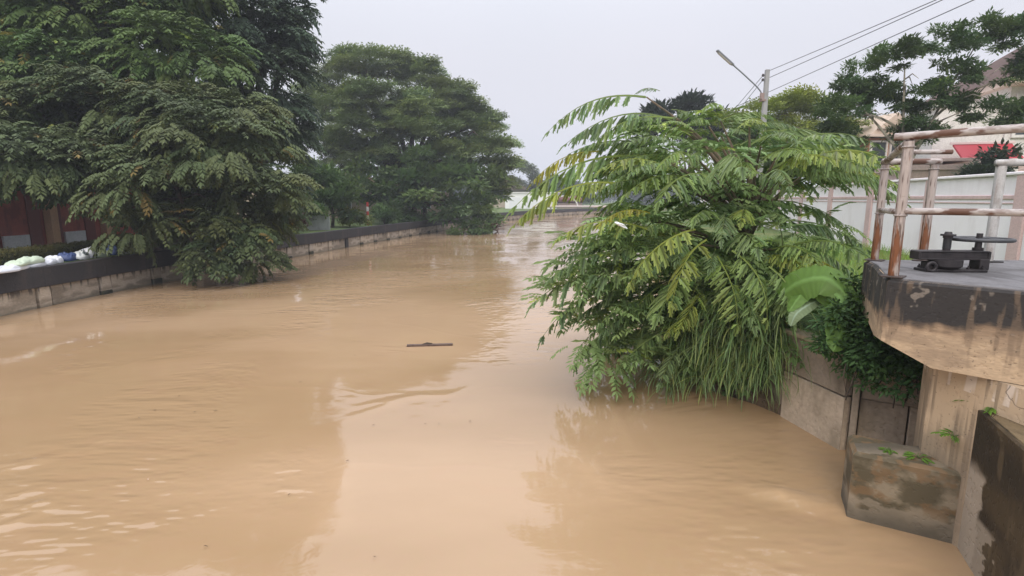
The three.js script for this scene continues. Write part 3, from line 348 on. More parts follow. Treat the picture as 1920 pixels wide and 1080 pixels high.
{ // two storey house on the right
  const h = thing('white_house', 'two storey white and pink house with brown roof behind the right trees', 'house', [18.9, 1.18, -24], -0.25);
  const pk = std({ map: concrete([0.60, 0.46, 0.42], [0.52, 0.38, 0.35], 2, 431) }), wh = std({ map: concrete([0.74, 0.71, 0.68], [0.62, 0.58, 0.55], 2.4, 433) }), cream = std({ color: lin(0.66, 0.52, 0.44) }), glass = std({ color: lin(0.05, 0.06, 0.065), roughness: 0.12 });
  const tileMap = colorTex(256, 256, (u, v) => { const row = (v * 8) % 1, a = fbm(u, v, 8, 3, 441); const k = (0.7 + 0.3 * smooth(0, 0.3, row)) * (0.7 + a * 0.6); return [0.105 * k, 0.062 * k, 0.052 * k]; }, [0.5, 0.5]);
  const tile = std({ map: tileMap, roughness: 0.9 });
  part('wall', box(11, 3.3, 8, [5.5, 1.65, -4]), pk, h, 'pink ground floor wall'); part('wall', box(8.2, 3.1, 7.4, [6.4, 4.85, -4]), wh, h, 'white upper storey wall'); part('wing', [box(2.6, 2.3, 3.0, [1.0, 4.42, -1.9]), box(2.8, 0.14, 3.2, [1.0, 5.62, -1.9])], wh, h);
  part('fascia', box(9.4, 0.28, 9.2, [6.6, 6.45, -4]), cream, h);
  const rg = new Buf(); { const x0 = 1.8, x1 = 11.4, z0 = 0.75, z1 = -8.75, y = 6.6, yr = 9.4; const a = [[x0, y, z0], [x1, y, z0], [x1, y, z1], [x0, y, z1], [x0 + 3.6, yr, -4], [x1 - 3.6, yr, -4]]; for (const f of [[0, 1, 5, 4], [1, 2, 5], [2, 3, 4, 5], [3, 0, 4]]) { const k = f.map(i => rg.v(...a[i], a[i][0], a[i][2])); k.length === 4 ? rg.q(...k) : rg.t(...k); } const k = [3, 2, 1, 0].map(i => rg.v(a[i][0], a[i][1] - 0.005, a[i][2])); rg.q(...k); }
  const roof = part('roof', rg.geo(true), tile, h); part('ridge', tube([V(5.4, 9.42, -4), V(7.8, 9.42, -4)], 0.12, 8), cream, roof);
  for (const x of [3.3, 5.4, 8.4]) { const w = part('window', [box(1.6, 0.12, 0.16, [x, 5.95, -0.26]), box(1.6, 0.12, 0.16, [x, 4.25, -0.26]), box(0.12, 1.6, 0.16, [x - 0.74, 5.1, -0.26]), box(0.12, 1.6, 0.16, [x + 0.74, 5.1, -0.26]), box(0.08, 1.6, 0.14, [x, 5.1, -0.26])], wh, h); part('pane', box(1.4, 1.6, 0.05, [x, 5.1, -0.28], [0, 0, 0], 0), glass, w); }
  for (const x of [2.0, 6.8]) { const w = part('window', [box(1.5, 0.1, 0.14, [x, 2.85, 0.04]), box(1.5, 0.1, 0.14, [x, 1.35, 0.04]), box(0.1, 1.4, 0.14, [x - 0.7, 2.1, 0.04]), box(0.1, 1.4, 0.14, [x + 0.7, 2.1, 0.04])], wh, h); part('pane', box(1.3, 1.4, 0.05, [x, 2.1, 0.03], [0, 0, 0], 0), glass, w); }
  // porch with red canopy
  part('porch', [box(2.4, 2.75, 2.6, [-1.2, 1.37, 1.3]), box(2.7, 0.2, 2.9, [-1.2, 2.85, 1.3]), box(2.5, 0.12, 2.7, [-1.2, 3.15, 1.3])], pk, h, 'pink flat roofed porch'); part('vent', box(0.3, 0.06, 0.05, [-0.7, 2.05, 2.62]), glass, h);
  const can = part('canopy', place(new THREE.BoxGeometry(2.1, 0.08, 1.15), [1.15, 3.55, 0.9], [0.62, 0, 0]), std({ color: lin(0.40, 0.035, 0.05), roughness: 0.5 }), h); part('canopy_edge', [box(2.3, 0.14, 0.1, [1.15, 3.16, 1.45]), box(2.3, 0.1, 0.12, [1.15, 3.95, 0.45])], std({ color: lin(0.72, 0.58, 0.56) }), can);
  const s = thing('gabled_house', 'small house with cream gable and orange brown walls left of the white house', 'house', [22.5, 1.18, -33], 0.1);
  part('wall', box(2.5, 5.2, 4, [0.1, 2.6, -2]), std({ map: concrete([0.42, 0.20, 0.10], [0.32, 0.14, 0.08], 2, 451) }), s);
  const sh = new THREE.Shape([new THREE.Vector2(-1.6, 0), new THREE.Vector2(1.6, 0), new THREE.Vector2(0.1, 1.35)]); part('gable', boxUV(place(new THREE.ExtrudeGeometry(sh, { depth: 4.4, bevelEnabled: false }), [0.1, 5.3, -4])), std({ map: concrete([0.56, 0.45, 0.36], [0.46, 0.36, 0.28], 1.5, 453) }), s); part('eave', [box(3.3, 0.16, 0.25, [0.1, 5.3, 0.4]), box(2.4, 0.1, 0.16, [0.1, 5.72, 0.5])], std({ color: lin(0.6, 0.5, 0.42) }), s);
  for (const x of [-0.55, 0.7]) { const w = part('window', [box(0.1, 1.4, 0.14, [x - 0.5, 4.3, 0.05]), box(0.1, 1.4, 0.14, [x + 0.5, 4.3, 0.05]), box(1.1, 0.1, 0.14, [x, 5.0, 0.05])], wh, s); part('pane', box(0.9, 1.3, 0.05, [x, 4.3, 0.03], [0, 0, 0], 0), glass, w); }
}
tree('spreading_tree', 'dark green spreading tree with pale limbs in front of the right houses', [14.3, 1.18, -19.2], { seed: 51, geo: SPRAY.broad, mat: F.right, bark: M.paleBark, clumps: 16, per: 24, spread: 0.30, size: 0.44, lift: -0.05, fresh: 0.01, fork: [1690, 235, 19.3], r0: 0.10, r1: 0.018, skip: 3,
  lobes: [[1582, 170, 19, 0.65], [1622, 138, 19, 0.65], [1656, 112, 19, 0.65], [1697, 100, 18.5, 0.53], [1775, 75, 18.5, 0.65], [1805, 85, 18.3, 0.62], [1846, 55, 18.3, 0.57], [1885, 70, 18, 0.65], [1925, 60, 18, 0.69], [1572, 215, 19, 0.8], [1650, 190, 19.3, 0.78], [1750, 180, 18.5, 0.69], [1815, 200, 18.5, 0.69], [1865, 210, 18.3, 0.69], [1786, 130, 18.4, 0.57], [1835, 140, 18.2, 0.48], [1916, 140, 18, 0.62], [1562, 260, 19.5, 0.8], [1700, 255, 19.3, 0.55], [1735, 250, 19, 0.5], [1690, 180, 19.3, 0.5], [1700, 215, 19.5, 0.53], [1905, 220, 18.3, 0.62], [1735, 225, 18.5, 0.44], [1960, 110, 18, 0.87]] });
tree('dark_shrub_tree', 'small dark tree in front of the pink house right of the red canopy', [17.2, 1.18, -19.8], { seed: 52, geo: SPRAY.broad, mat: F.darker, clumps: 9, per: 20, spread: 0.4, size: 0.7, lift: -0.05, trunk: 2, r0: 0.08, lobes: [[1850, 315, 19.8, 0.4], [1868, 295, 19.8, 0.35], [1835, 325, 19.6, 0.25]] });
tree('yellow_green_tree', 'yellow green feathery tree behind the utility pole', [16.5, 1.18, -33], { seed: 53, geo: SPRAY.fine, mat: F.yellow, clumps: 6, per: 26, spread: 0.8, size: 0.7, lift: 0.25, trunk: 3, r0: 0.15, lobes: [[1395, 222, 33, 1.2], [1440, 208, 33, 1.4], [1490, 205, 33, 1.5], [1535, 212, 33, 1.3], [1570, 235, 33, 1.0], [1385, 260, 33, 1.2], [1450, 260, 32.5, 1.6], [1520, 265, 32.5, 1.4], [1475, 190, 33.5, 0.7], [1565, 260, 33, 1.0]] });
tree('round_dark_tree', 'round dark tree behind the top of the foreground bush', [13.6, 1.18, -42], { seed: 54, geo: SPRAY.broad, mat: F.bluish, clumps: 3, per: 24, spread: 0.7, size: 1.2, lift: 0, trunk: 3.5, r0: 0.2, lobes: [[1240, 232, 42, 1.8], [1290, 212, 42, 1.8], [1345, 240, 42, 1.4], [1325, 225, 42, 1.3], [1215, 255, 42, 1.0], [1350, 225, 42, 0.7], [1280, 260, 42, 1.8], [1330, 260, 42, 1.4]] });
tree('thicket_tree', 'mid green tree between the yellow green tree and the right houses', [17.0, 1.18, -26.5], { seed: 55, geo: SPRAY.broad, mat: F.mid, clumps: 4, per: 22, spread: 0.6, size: 0.9, lift: 0, trunk: 2.2, r0: 0.12, lobes: [[1590, 318, 26.5, 1.0], [1550, 300, 27, 1.1], [1510, 305, 28, 1.1], [1620, 322, 26, 0.7], [1470, 310, 29, 1.2], [1420, 300, 30, 1.3], [1370, 300, 31, 1.3], [1380, 255, 31, 0.9], [1420, 245, 30.5, 0.9]] });

// ------------------------------------------------------------------ sluice structure on the right
{
  const A = [3.12, -4.38], A2 = [3.79, -5.71], A1 = [3.36, -4.11];
  const st = thing('sluice_platform', 'stained concrete sluice gate platform with black edge on the right bank', 'sluice platform');
  // black grime over the upper edge with a ragged lower border, tan concrete beneath
  const fasc = (seed, w, y0, y1, blackTo) => colorTex(512, 256, (u, v) => { const n = fbm(u, v, 6, 5, seed), m = fbm(u, v, 24, 3, seed + 4, 8), drip = fbm(u, v, 40, 2, seed + 8, 3), y = v - (n - 0.5) * 0.45 - (drip - 0.5) * 0.12; let c = mix3([0.47, 0.345, 0.225], [0.33, 0.24, 0.16], smooth(0.45, 0.7, n)); c = mix3(c, [0.20, 0.13, 0.08], smooth(blackTo - 0.22, blackTo, y) * 0.7); c = mix3(c, [0.030, 0.027, 0.026], smooth(blackTo - 0.09, blackTo + 0.08, y)); if (m > 0.76 && v > blackTo) c = mix3(c, [0.28, 0.24, 0.2], smooth(0.76, 0.82, m) * 0.6); c = mix3(c, [0.17, 0.12, 0.08], smooth(0.56, 0.74, fbm(u, v, 60, 3, seed + 12, 2)) * 0.55 * smooth(0.0, 0.35, v)); const k = 0.85 + 0.3 * fbm(u, v, 90, 2, seed + 6); const po = vnoise(u * 170, v * 50, 170, 50, seed + 30) > 0.93 ? 0.55 : 1; return c.map(x => x * k * po); }, [1 / w, 1 / (y1 - y0)], [0, -y0 / (y1 - y0)]);
  const face = std({ map: fasc(501, 2.4, 1.44, 2.16, 0.52), bumpMap: roughBump, bumpScale: 0.005 });
  const topM = std({ map: concrete([0.155, 0.15, 0.155], [0.085, 0.08, 0.08], 1.3, 511, 1), bumpMap: roughBump, bumpScale: 0.008, roughness: 0.75 });
  const plan = [A, A1, [4.85, -2.46], [7.2, -2.7], [7.2, -5.65], [4.4, -5.68], A2, [3.62, -5.3], [3.28, -4.7]];
  part('slab', prism(plan, [1.62, 1.46, 1.46, 1.46, 1.46, 1.46, 1.62, 1.58, 1.58], 2.14, 0.02), face, st);
  const inset = plan.map(([x, z]) => { const cx = 5.2, cz = -4.4; return [cx + (x - cx) * 0.985, cz + (z - cz) * 0.985]; });
  part('deck', prism(inset, 2.13, 2.155, 0.006), topM, st);
  // pier under the slab
  const pierT = colorTex(512, 512, (u, v) => { const n = fbm(u, v, 5, 5, 521), d = fbm(u, v, 30, 3, 524, 3), cr = Math.abs(fbm(u, v, 6, 4, 527, 3) - 0.5); let c = mix3([0.50, 0.375, 0.25], [0.34, 0.255, 0.175], smooth(0.4, 0.7, n * 0.5 + d * 0.5)); if (v > 0.86) c = mix3(c, [0.62, 0.52, 0.42], smooth(0.52, 0.7, d)); c = mix3(c, [0.16, 0.12, 0.08], smooth(0.56, 0.72, fbm(u, v, 40, 3, 528, 2)) * 0.6); c = mix3(c, [0.22, 0.17, 0.115], smooth(0.62, 0.42, v + (n - 0.5) * 0.3) * 0.6); if (vnoise(u * 110, v * 100, 110, 100, 539) > 0.94) c = c.map(x => x * 0.55); const ck = Math.abs(u - 0.42 - (fbm(v, u, 5, 4, 541, 5) - 0.5) * 0.3); if (ck < 0.003 && v > 0.3) c = c.map(x => x * 0.45); return c; }, [1 / 1.6, 1 / 1.5]);
  part('pier', prism([[3.57, -4.36], [3.585, -4.335], [3.71, -3.0], [6.4, -3], [6.4, -5.2], [4.4, -5.0], [3.77, -4.70]], -1, 1.455, 0), std({ map: pierT, bumpMap: roughBump, bumpScale: 0.005 }), st);
  
  // sill block at the water
  const sillT = colorTex(512, 512, (u, v) => { const n = fbm(u, v, 4, 5, 531), m = fbm(u, v, 10, 4, 534); let c = mix3([0.235, 0.19, 0.13], [0.085, 0.068, 0.038], smooth(0.34, 0.62, n)); c = mix3(c, [0.17, 0.10, 0.045], smooth(0.5, 0.7, m) * smooth(0.15, 0.4, v) * 0.7); c = mix3(c, [0.27, 0.22, 0.16], smooth(0.30, 0.22, v + (m - 0.5) * 0.35) * 0.7); c = mix3(c, [0.03, 0.028, 0.02], smooth(0.34, 0.05, v + (m - 0.5) * 0.12) * 0.62); return c; }, [1 / 0.95, 1 / 0.75], [0, 0.03]);
  const sillM = std({ map: sillT, bumpMap: roughBump, bumpScale: 0.006 });
  part('sill_block', prism([[2.985, -4.36], [3.02, -4.33], [3.63, -3.975], [3.9, -4.1], [3.7, -4.50], [3.55, -4.50], [3.20, -4.75], [3.15, -4.71]], -1, 0.62, 0.03), sillM, st);
  part('sill_strip', prism([[3.395, -4.123], [3.63, -3.985], [3.64, -4.002], [3.405, -4.137]], -1, 0.585, 0.004), M.concrete, st);
}
{ // retaining wall panels behind the sluice
  const w = thing('retaining_wall', 'panelled concrete retaining wall between the bush and the sluice', 'retaining wall');
  const mat = k => { const m = M.wallPanel.clone(); m.color = lin(k, k * 0.97, k * 0.92); return m; }, m1 = mat(1.3), m2 = mat(0.8), m3 = mat(1.05);
  const slabs = (a, b, y0, y1, m, name, th = 0.1, out = 0) => { const L = Math.hypot(b[0] - a[0], b[1] - a[1]), dx = (b[0] - a[0]) / L, dz = (b[1] - a[1]) / L, nx = -dz, nz = dx; const o = part(name, box(L, y1 - y0, th, [0, 0, 0], [0, 0, 0], 0.012), m, w); o.position.set((a[0] + b[0]) / 2 - nx * (th / 2 - out), (y0 + y1) / 2, (a[1] + b[1]) / 2 - nz * (th / 2 - out)); o.rotation.y = Math.atan2(-dz, dx); return o; };
  const lerp = (a, b, t) => [mix(a[0], b[0], t), mix(a[1], b[1], t)];
  const P0 = [3.60, -6.62], P1 = [3.79, -5.66], P2 = [4.75, -5.05], PM = [3.9, -9.6];
  slabs(P1, P0, -0.8, 0.62, m1, 'panel'); slabs(P1, lerp(P1, P0, 1), 0.635, 1.12, m2, 'panel');
  slabs(lerp(P1, P0, 0.72), lerp(P1, P0, 0.80), 0.30, 0.44, m3, 'patch', 0.02, 0.011); slabs(P0, lerp(P0, P1, 0.07), -0.8, 1.16, m3, 'post', 0.2, 0.05);
  slabs(lerp(P2, P1, 0.93), lerp(P2, P1, 0.55), -0.8, 0.62, m3, 'panel'); slabs(lerp(P2, P1, 0.54), lerp(P2, P1, 0), -0.8, 0.62, m1, 'panel'); slabs(P2, lerp(P2, P1, 0.93), 0.64, 1.16, m2, 'panel', 0.08, 0.02);
  slabs(lerp(P2, P1, 0.94), P1, -0.8, 1.1, m2, 'post', 0.16, 0.05); slabs(P2, P1, 1.162, 1.22, m3, 'coping', 0.2, 0.04); slabs(P1, P0, 1.125, 1.18, m3, 'coping', 0.2, 0.03);
  for (let i = 0; i < 3; i++) slabs(lerp(P0, PM, 0.01 + i * 0.33), lerp(P0, PM, 0.325 + i * 0.33), -0.8, 1.05, m2, 'panel').rotation.y += 0;
}
{ // abutment wall at the lower right corner
  const a = thing('abutment_wall', 'dark wet stained concrete abutment in the lower right corner', 'abutment');
  const t = colorTex(512, 512, (u, v) => { const n = fbm(u, v, 4, 5, 541), m = fbm(u, v, 14, 4, 544), d = fbm(u, v, 24, 3, 547, 4); let c = mix3([0.060, 0.040, 0.018], [0.026, 0.017, 0.008], smooth(0.35, 0.65, n)); c = mix3(c, [0.12, 0.085, 0.045], smooth(0.55, 0.75, d) * 0.6); const edge = u * 2.4 + (m - 0.5) * 0.13; const bare = smooth(0.34, 0.30, edge) * smooth(0.62, 0.5, v + (n - 0.5) * 0.3); c = mix3(c, [0.40, 0.33, 0.255], bare); const bare2 = smooth(0.56, 0.53, u * 2.4 + (m - 0.5) * 0.4) * smooth(0.36, 0.28, v + (n - 0.5) * 0.2); return mix3(c, [0.36, 0.30, 0.23], bare2 * 0.8); }, [1 / 2.4, 1 / 1.3], [0, 0.0]);
  const topT = std({ map: concrete([0.16, 0.115, 0.06], [0.07, 0.05, 0.025], 0.9, 551, 1), bumpMap: roughBump, bumpScale: 0.02 });
  part('wall', prism([[3.635, -3.96], [2.85, -2.12], [6, -2.0], [6, -3.3], [4.4, -3.2], [3.76, -4.0]], -1, 1.195, 0.015), std({ map: t, bumpMap: roughBump, bumpScale: 0.015, roughness: 0.7 }), a);
  part('top_slab', prism([[3.655, -3.945], [2.885, -2.13], [5.9, -2.1], [5.9, -3.2], [4.4, -3.15], [3.755, -3.975]], 1.19, 1.203, 0.004), topT, a);

}
{ // handrails of rusty pipe
  const rust = colorTex(256, 512, (u, v) => { const n = fbm(u, v, 6, 5, 561, 5), p = fbm(u, v, 30, 3, 564, 12); const low = smooth(0.5, 0.12, v); let c = mix3([0.42, 0.36, 0.33], [0.30, 0.25, 0.23], smooth(0.4, 0.7, p)); c = mix3(c, [0.20, 0.075, 0.03], smooth(0.60, 0.74, n * 0.8 + low * 0.35)); c = mix3(c, [0.07, 0.035, 0.02], smooth(0.64, 0.75, p + low * 0.1) * 0.6); return c; }, [1 / 0.3, 1 / 1.2], [0, 0]);
  const railT = colorTex(256, 256, (u, v) => { const n = fbm(u, v, 5, 5, 565), p = fbm(u, v, 20, 3, 568); let c = mix3([0.44, 0.40, 0.38], [0.28, 0.23, 0.21], smooth(0.4, 0.7, p)); return mix3(c, [0.13, 0.065, 0.045], smooth(0.6, 0.70, n)); }, [1 / 0.5, 1 / 0.9]);
  const railM = std({ map: railT, bumpMap: roughBump, bumpScale: 0.003, roughness: 0.6, metalness: 0.15 });
  const pipe = std({ map: rust, bumpMap: roughBump, bumpScale: 0.003, roughness: 0.6, metalness: 0.15 });
  const rail = thing('handrail', 'rusty pipe handrail round the near end of the sluice platform', 'handrail');
  const Y = 2.155, A = V(3.19, Y, -4.42), A2 = V(3.84, Y, -5.62), B = V(4.33, Y, -5.60), up = (p, h) => p.clone().add(V(0, h, 0)), dir = V(0.67, 0, 0.742);
  const post = (p, h, r) => { part('post', tube([p, up(p, h * 0.3), up(p, h * 0.7), up(p, h)], r, 12), pipe, rail); part('base_plate', box(0.16, 0.012, 0.16, [p.x, p.y + 0.006, p.z], [0, -0.8, 0], 0.004), std({ color: lin(0.05, 0.035, 0.03), roughness: 0.7 }), rail); };
  post(A, 1.1, 0.039); post(A2, 0.99, 0.037); post(B, 0.99, 0.039);
  const E = A.clone().addScaledVector(dir, 2.2); post(E, 1.1, 0.039);
  const R = (n, a, b, r) => part(n, tube([a, a.clone().lerp(b, 0.33), a.clone().lerp(b, 0.66), b], r, 12), railM, rail);
  R('top_rail', up(A, 1.14).addScaledVector(dir, -0.1), up(E, 1.14).addScaledVector(dir, 0.5), 0.031); R('middle_rail', up(A, 0.545).addScaledVector(dir, 0.02), up(E, 0.545), 0.027);
  R('top_rail', up(A, 1.10), up(A2, 1.02), 0.03); R('middle_rail', up(A, 0.535), up(A2, 0.53), 0.026); R('top_rail', up(A2, 1.02).add(V(-0.03, 0, 0)), up(B, 1.02).add(V(0.06, 0, 0)), 0.032); R('brace', up(A2, 1.0), up(A, 1.13).lerp(up(A2, 1.0), 0.2).add(V(0.14, 0.06, 0)), 0.014); R('brace', up(A2, 1.12).add(V(0.12, -0.02, 0.2)), up(B, 1.12).add(V(0, -0.02, 0.2)), 0.024);
  for (const [p, h, r] of [[A, 0.545, 0.046], [A2, 0.53, 0.043], [A, 1.09, 0.046], [A2, 0.98, 0.044], [B, 0.98, 0.045]]) part('weld_collar', place(new THREE.TorusGeometry(r - 0.004, 0.008, 6, 18), [p.x, p.y + h - 0.035, p.z], [Math.PI / 2, 0, 0]), railM, rail);
  const r2 = thing('far_handrail', 'grey pipe handrail at the rear right of the sluice platform', 'handrail');
  const C = V(4.93, Y, -5.5), grey = std({ map: concrete([0.46, 0.45, 0.44], [0.30, 0.27, 0.25], 0.5, 571, 1), roughness: 0.55 });
  part('post', tube([C, up(C, 0.5), up(C, 0.97)], 0.045, 12), grey, r2); part('post', tube([V(6.3, Y, -5.2), V(6.3, Y + 0.97, -5.2)], 0.045, 12), grey, r2); part('top_rail', tube([up(C, 1.0).add(V(-0.06, 0, 0)), V(6.4, Y + 1.0, -5.17)], 0.035, 12), grey, r2); part('base_plate', box(0.18, 0.014, 0.18, [C.x, Y + 0.007, C.z], [0, 0, 0], 0.004), M.blackBand, r2);
}
{ // lifting gear
  const iron = std({ map: concrete([0.040, 0.034, 0.036], [0.022, 0.019, 0.02], 0.4, 581, 1), roughness: 0.5, metalness: 0.3 }), grey = std({ color: lin(0.055, 0.056, 0.06), roughness: 0.45, metalness: 0.3 });
  const g = thing('gate_winch', 'black iron sluice gate lifting gear with horizontal handwheel on the platform', 'gate winch', [3.96, 2.155, -4.80], -0.08); g.scale.setScalar(0.83);
  part('beam', [box(0.72, 0.018, 0.16, [-0.01, 0.215, 0]), box(0.72, 0.018, 0.16, [-0.01, 0.135, 0]), box(0.70, 0.075, 0.03, [-0.01, 0.175, 0.055]), box(0.03, 0.09, 0.16, [-0.36, 0.175, 0]), box(0.03, 0.09, 0.16, [0.345, 0.175, 0])], iron, g);
  part('drum', [cyl(0.155, 0.155, 0.07, [-0.06, 0.095, 0.02], [0, 0, 0], 28), cyl(0.12, 0.155, 0.03, [-0.06, 0.045, 0.02], [0, 0, 0], 28)], iron, g);
  part('spindle', [cyl(0.036, 0.036, 0.3, [-0.05, 0.24, 0]), cyl(0.046, 0.046, 0.025, [-0.05, 0.37, 0])], iron, g); part('spindle_cap', [cyl(0.07, 0.07, 0.018, [-0.05, 0.39, 0], [0, 0, 0], 12), cyl(0.04, 0.03, 0.03, [-0.05, 0.41, 0], [0, 0, 0], 12)], iron, g);
  part('base', [box(0.62, 0.03, 0.22, [0.0, 0.015, 0.02]), box(0.1, 0.12, 0.16, [0.29, 0.08, 0.02]), box(0.07, 0.1, 0.14, [-0.24, 0.055, 0.03]), place(new THREE.TorusGeometry(0.045, 0.018, 8, 18), [-0.26, 0.055, 0.12])], iron, g);
  for (const [x, z] of [[-0.27, -0.06], [-0.1, 0.11], [0.12, 0.11], [0.27, 0.11]]) part('bolt', [cyl(0.016, 0.016, 0.022, [x, 0.04, z], [0, 0, 0], 6), cyl(0.008, 0.008, 0.05, [x, 0.045, z], [0, 0, 0], 8)], iron, g);
  part('thread', Array.from({ length: 12 }, (_, i) => place(new THREE.TorusGeometry(0.036, 0.004, 5, 20), [-0.05, 0.25 + i * 0.0095, 0], [Math.PI / 2, 0, 0])), grey, g);
  part('shaft', [cyl(0.034, 0.028, 0.22, [0.27, 0.3, 0]), cyl(0.05, 0.05, 0.03, [0.27, 0.24, 0])], iron, g);
  const wh = part('handwheel', [place(new THREE.TorusGeometry(0.265, 0.019, 10, 48), [0.29, 0.345, 0], [Math.PI / 2, 0, 0])], grey, g);
  for (let i = 0; i < 5; i++) part('spoke', cyl(0.014, 0.014, 0.265, [0.29 + Math.cos(i * 1.2566) * 0.132, 0.345, Math.sin(i * 1.2566) * 0.132], [Math.PI / 2, 0, Math.PI / 2 - 0 - i * 1.2566 - Math.PI / 2], 8), grey, wh); part('hub', cyl(0.05, 0.05, 0.045, [0.29, 0.342, 0]), grey, wh);
}

// ------------------------------------------------------------------ foreground bush
function lobedLeaf(b, base, dir, wid, L, W, sag, c) { // toothed leaflet that bends downward
  const n = dir.clone().cross(wid).normalize(); const mids = [], S = 5; const prof = [0.12, 0.75, 1.0, 0.85, 0.5, 0]; const pt = s => { const p = base.clone().addScaledVector(dir, L * s); p.y -= sag * L * s * s; return p; };
  for (let i = 0; i <= S; i++) { const p = pt(i / S); mids.push(b.v(p.x, p.y, p.z, 0, i / S, c)); }
  for (const sd of [1, -1]) { let prev = mids[0]; for (let i = 1; i <= S; i++) { const s = i / S, tip = pt(Math.min(1, s + 0.07)), w = W * prof[i] * 0.5; tip.addScaledVector(wid, sd * w).addScaledVector(n, -w * 0.35); const a = b.v(tip.x, tip.y, tip.z, sd, s, c); if (i < S) { b.t(mids[i - 1], prev, a); b.t(mids[i - 1], a, mids[i]); const nt = pt(s + 0.02); const w2 = W * prof[i + 1] * 0.34; nt.addScaledVector(wid, sd * w2).addScaledVector(n, -w2 * 0.3); prev = b.v(nt.x, nt.y, nt.z, sd, s, c); } else b.t(mids[i - 1], prev, mids[i]); } }
}
function frond(seed, { rise = 0.22, fall = 0.46, pairs = 12, ll = 0.22, lw = 0.078, hang = 0.5, bare = 0.16 }) { // unit length along x
  const r = rng(seed), b = new Buf(), P = s => V(s, rise * s - fall * s * s * (0.55 + 0.45 * s), 0.04 * Math.sin(s * 3 + seed)), one = [1, 1, 1];
  const N = 10; for (let i = 0; i < N; i++) { const a = P(i / N), e = P((i + 1) / N), w0 = 0.011 * (1 - i / N) + 0.003, w1 = 0.011 * (1 - (i + 1) / N) + 0.003; for (const [dy, dz] of [[1, 0], [-0.5, 0.87], [-0.5, -0.87]]) { const dy2 = dy === 1 ? -0.5 : dz > 0 ? -0.5 : 1, dz2 = dy === 1 ? 0.87 : dz > 0 ? -0.87 : 0; const c = [0.9, 0.85, 0.6]; b.q(b.v(a.x, a.y + dy * w0, a.z + dz * w0, 0, 0, c), b.v(a.x, a.y + dy2 * w0, a.z + dz2 * w0, 0, 0, c), b.v(e.x, e.y + dy2 * w1, e.z + dz2 * w1, 0, 0, c), b.v(e.x, e.y + dy * w1, e.z + dz * w1, 0, 0, c)); } }
  for (let i = 0; i < pairs; i++) { const s = bare + (0.98 - bare) * i / (pairs - 1), tan = P(Math.min(1, s + 0.02)).sub(P(s - 0.02)).normalize(); for (const sd of [-1, 1]) { if (r() < 0.07) continue; const d = V(0, 0, sd * (0.75 + r() * 0.35)).addScaledVector(tan, 0.45 + r() * 0.25).add(V(0, -hang * (0.35 + r() * 0.5), 0)).normalize(); const w = tan.clone().addScaledVector(d, -tan.dot(d)).add(V((r() - 0.5) * 0.5, (r() - 0.5) * 0.5, (r() - 0.5) * 0.5)).normalize(); const t = 0.75 + r() * 0.5, sz = (1 - 0.75 * Math.pow(Math.abs(s - 0.45) / 0.55, 2.2)); lobedLeaf(b, P(s + (r() - 0.5) * 0.03), d, w, ll * sz * (0.65 + r() * 0.55), lw * (0.6 + 0.4 * sz) * (0.85 + r() * 0.3), 0.35 + r() * 0.3, [t * (0.9 + r() * 0.2), t, t * (0.85 + r() * 0.2)]); } }
  lobedLeaf(b, P(0.98), V(1, -1.2, 0).normalize(), V(0, 0, 1), ll * 0.6, lw * 0.8, 0.3, one);
  return b.geo();
}
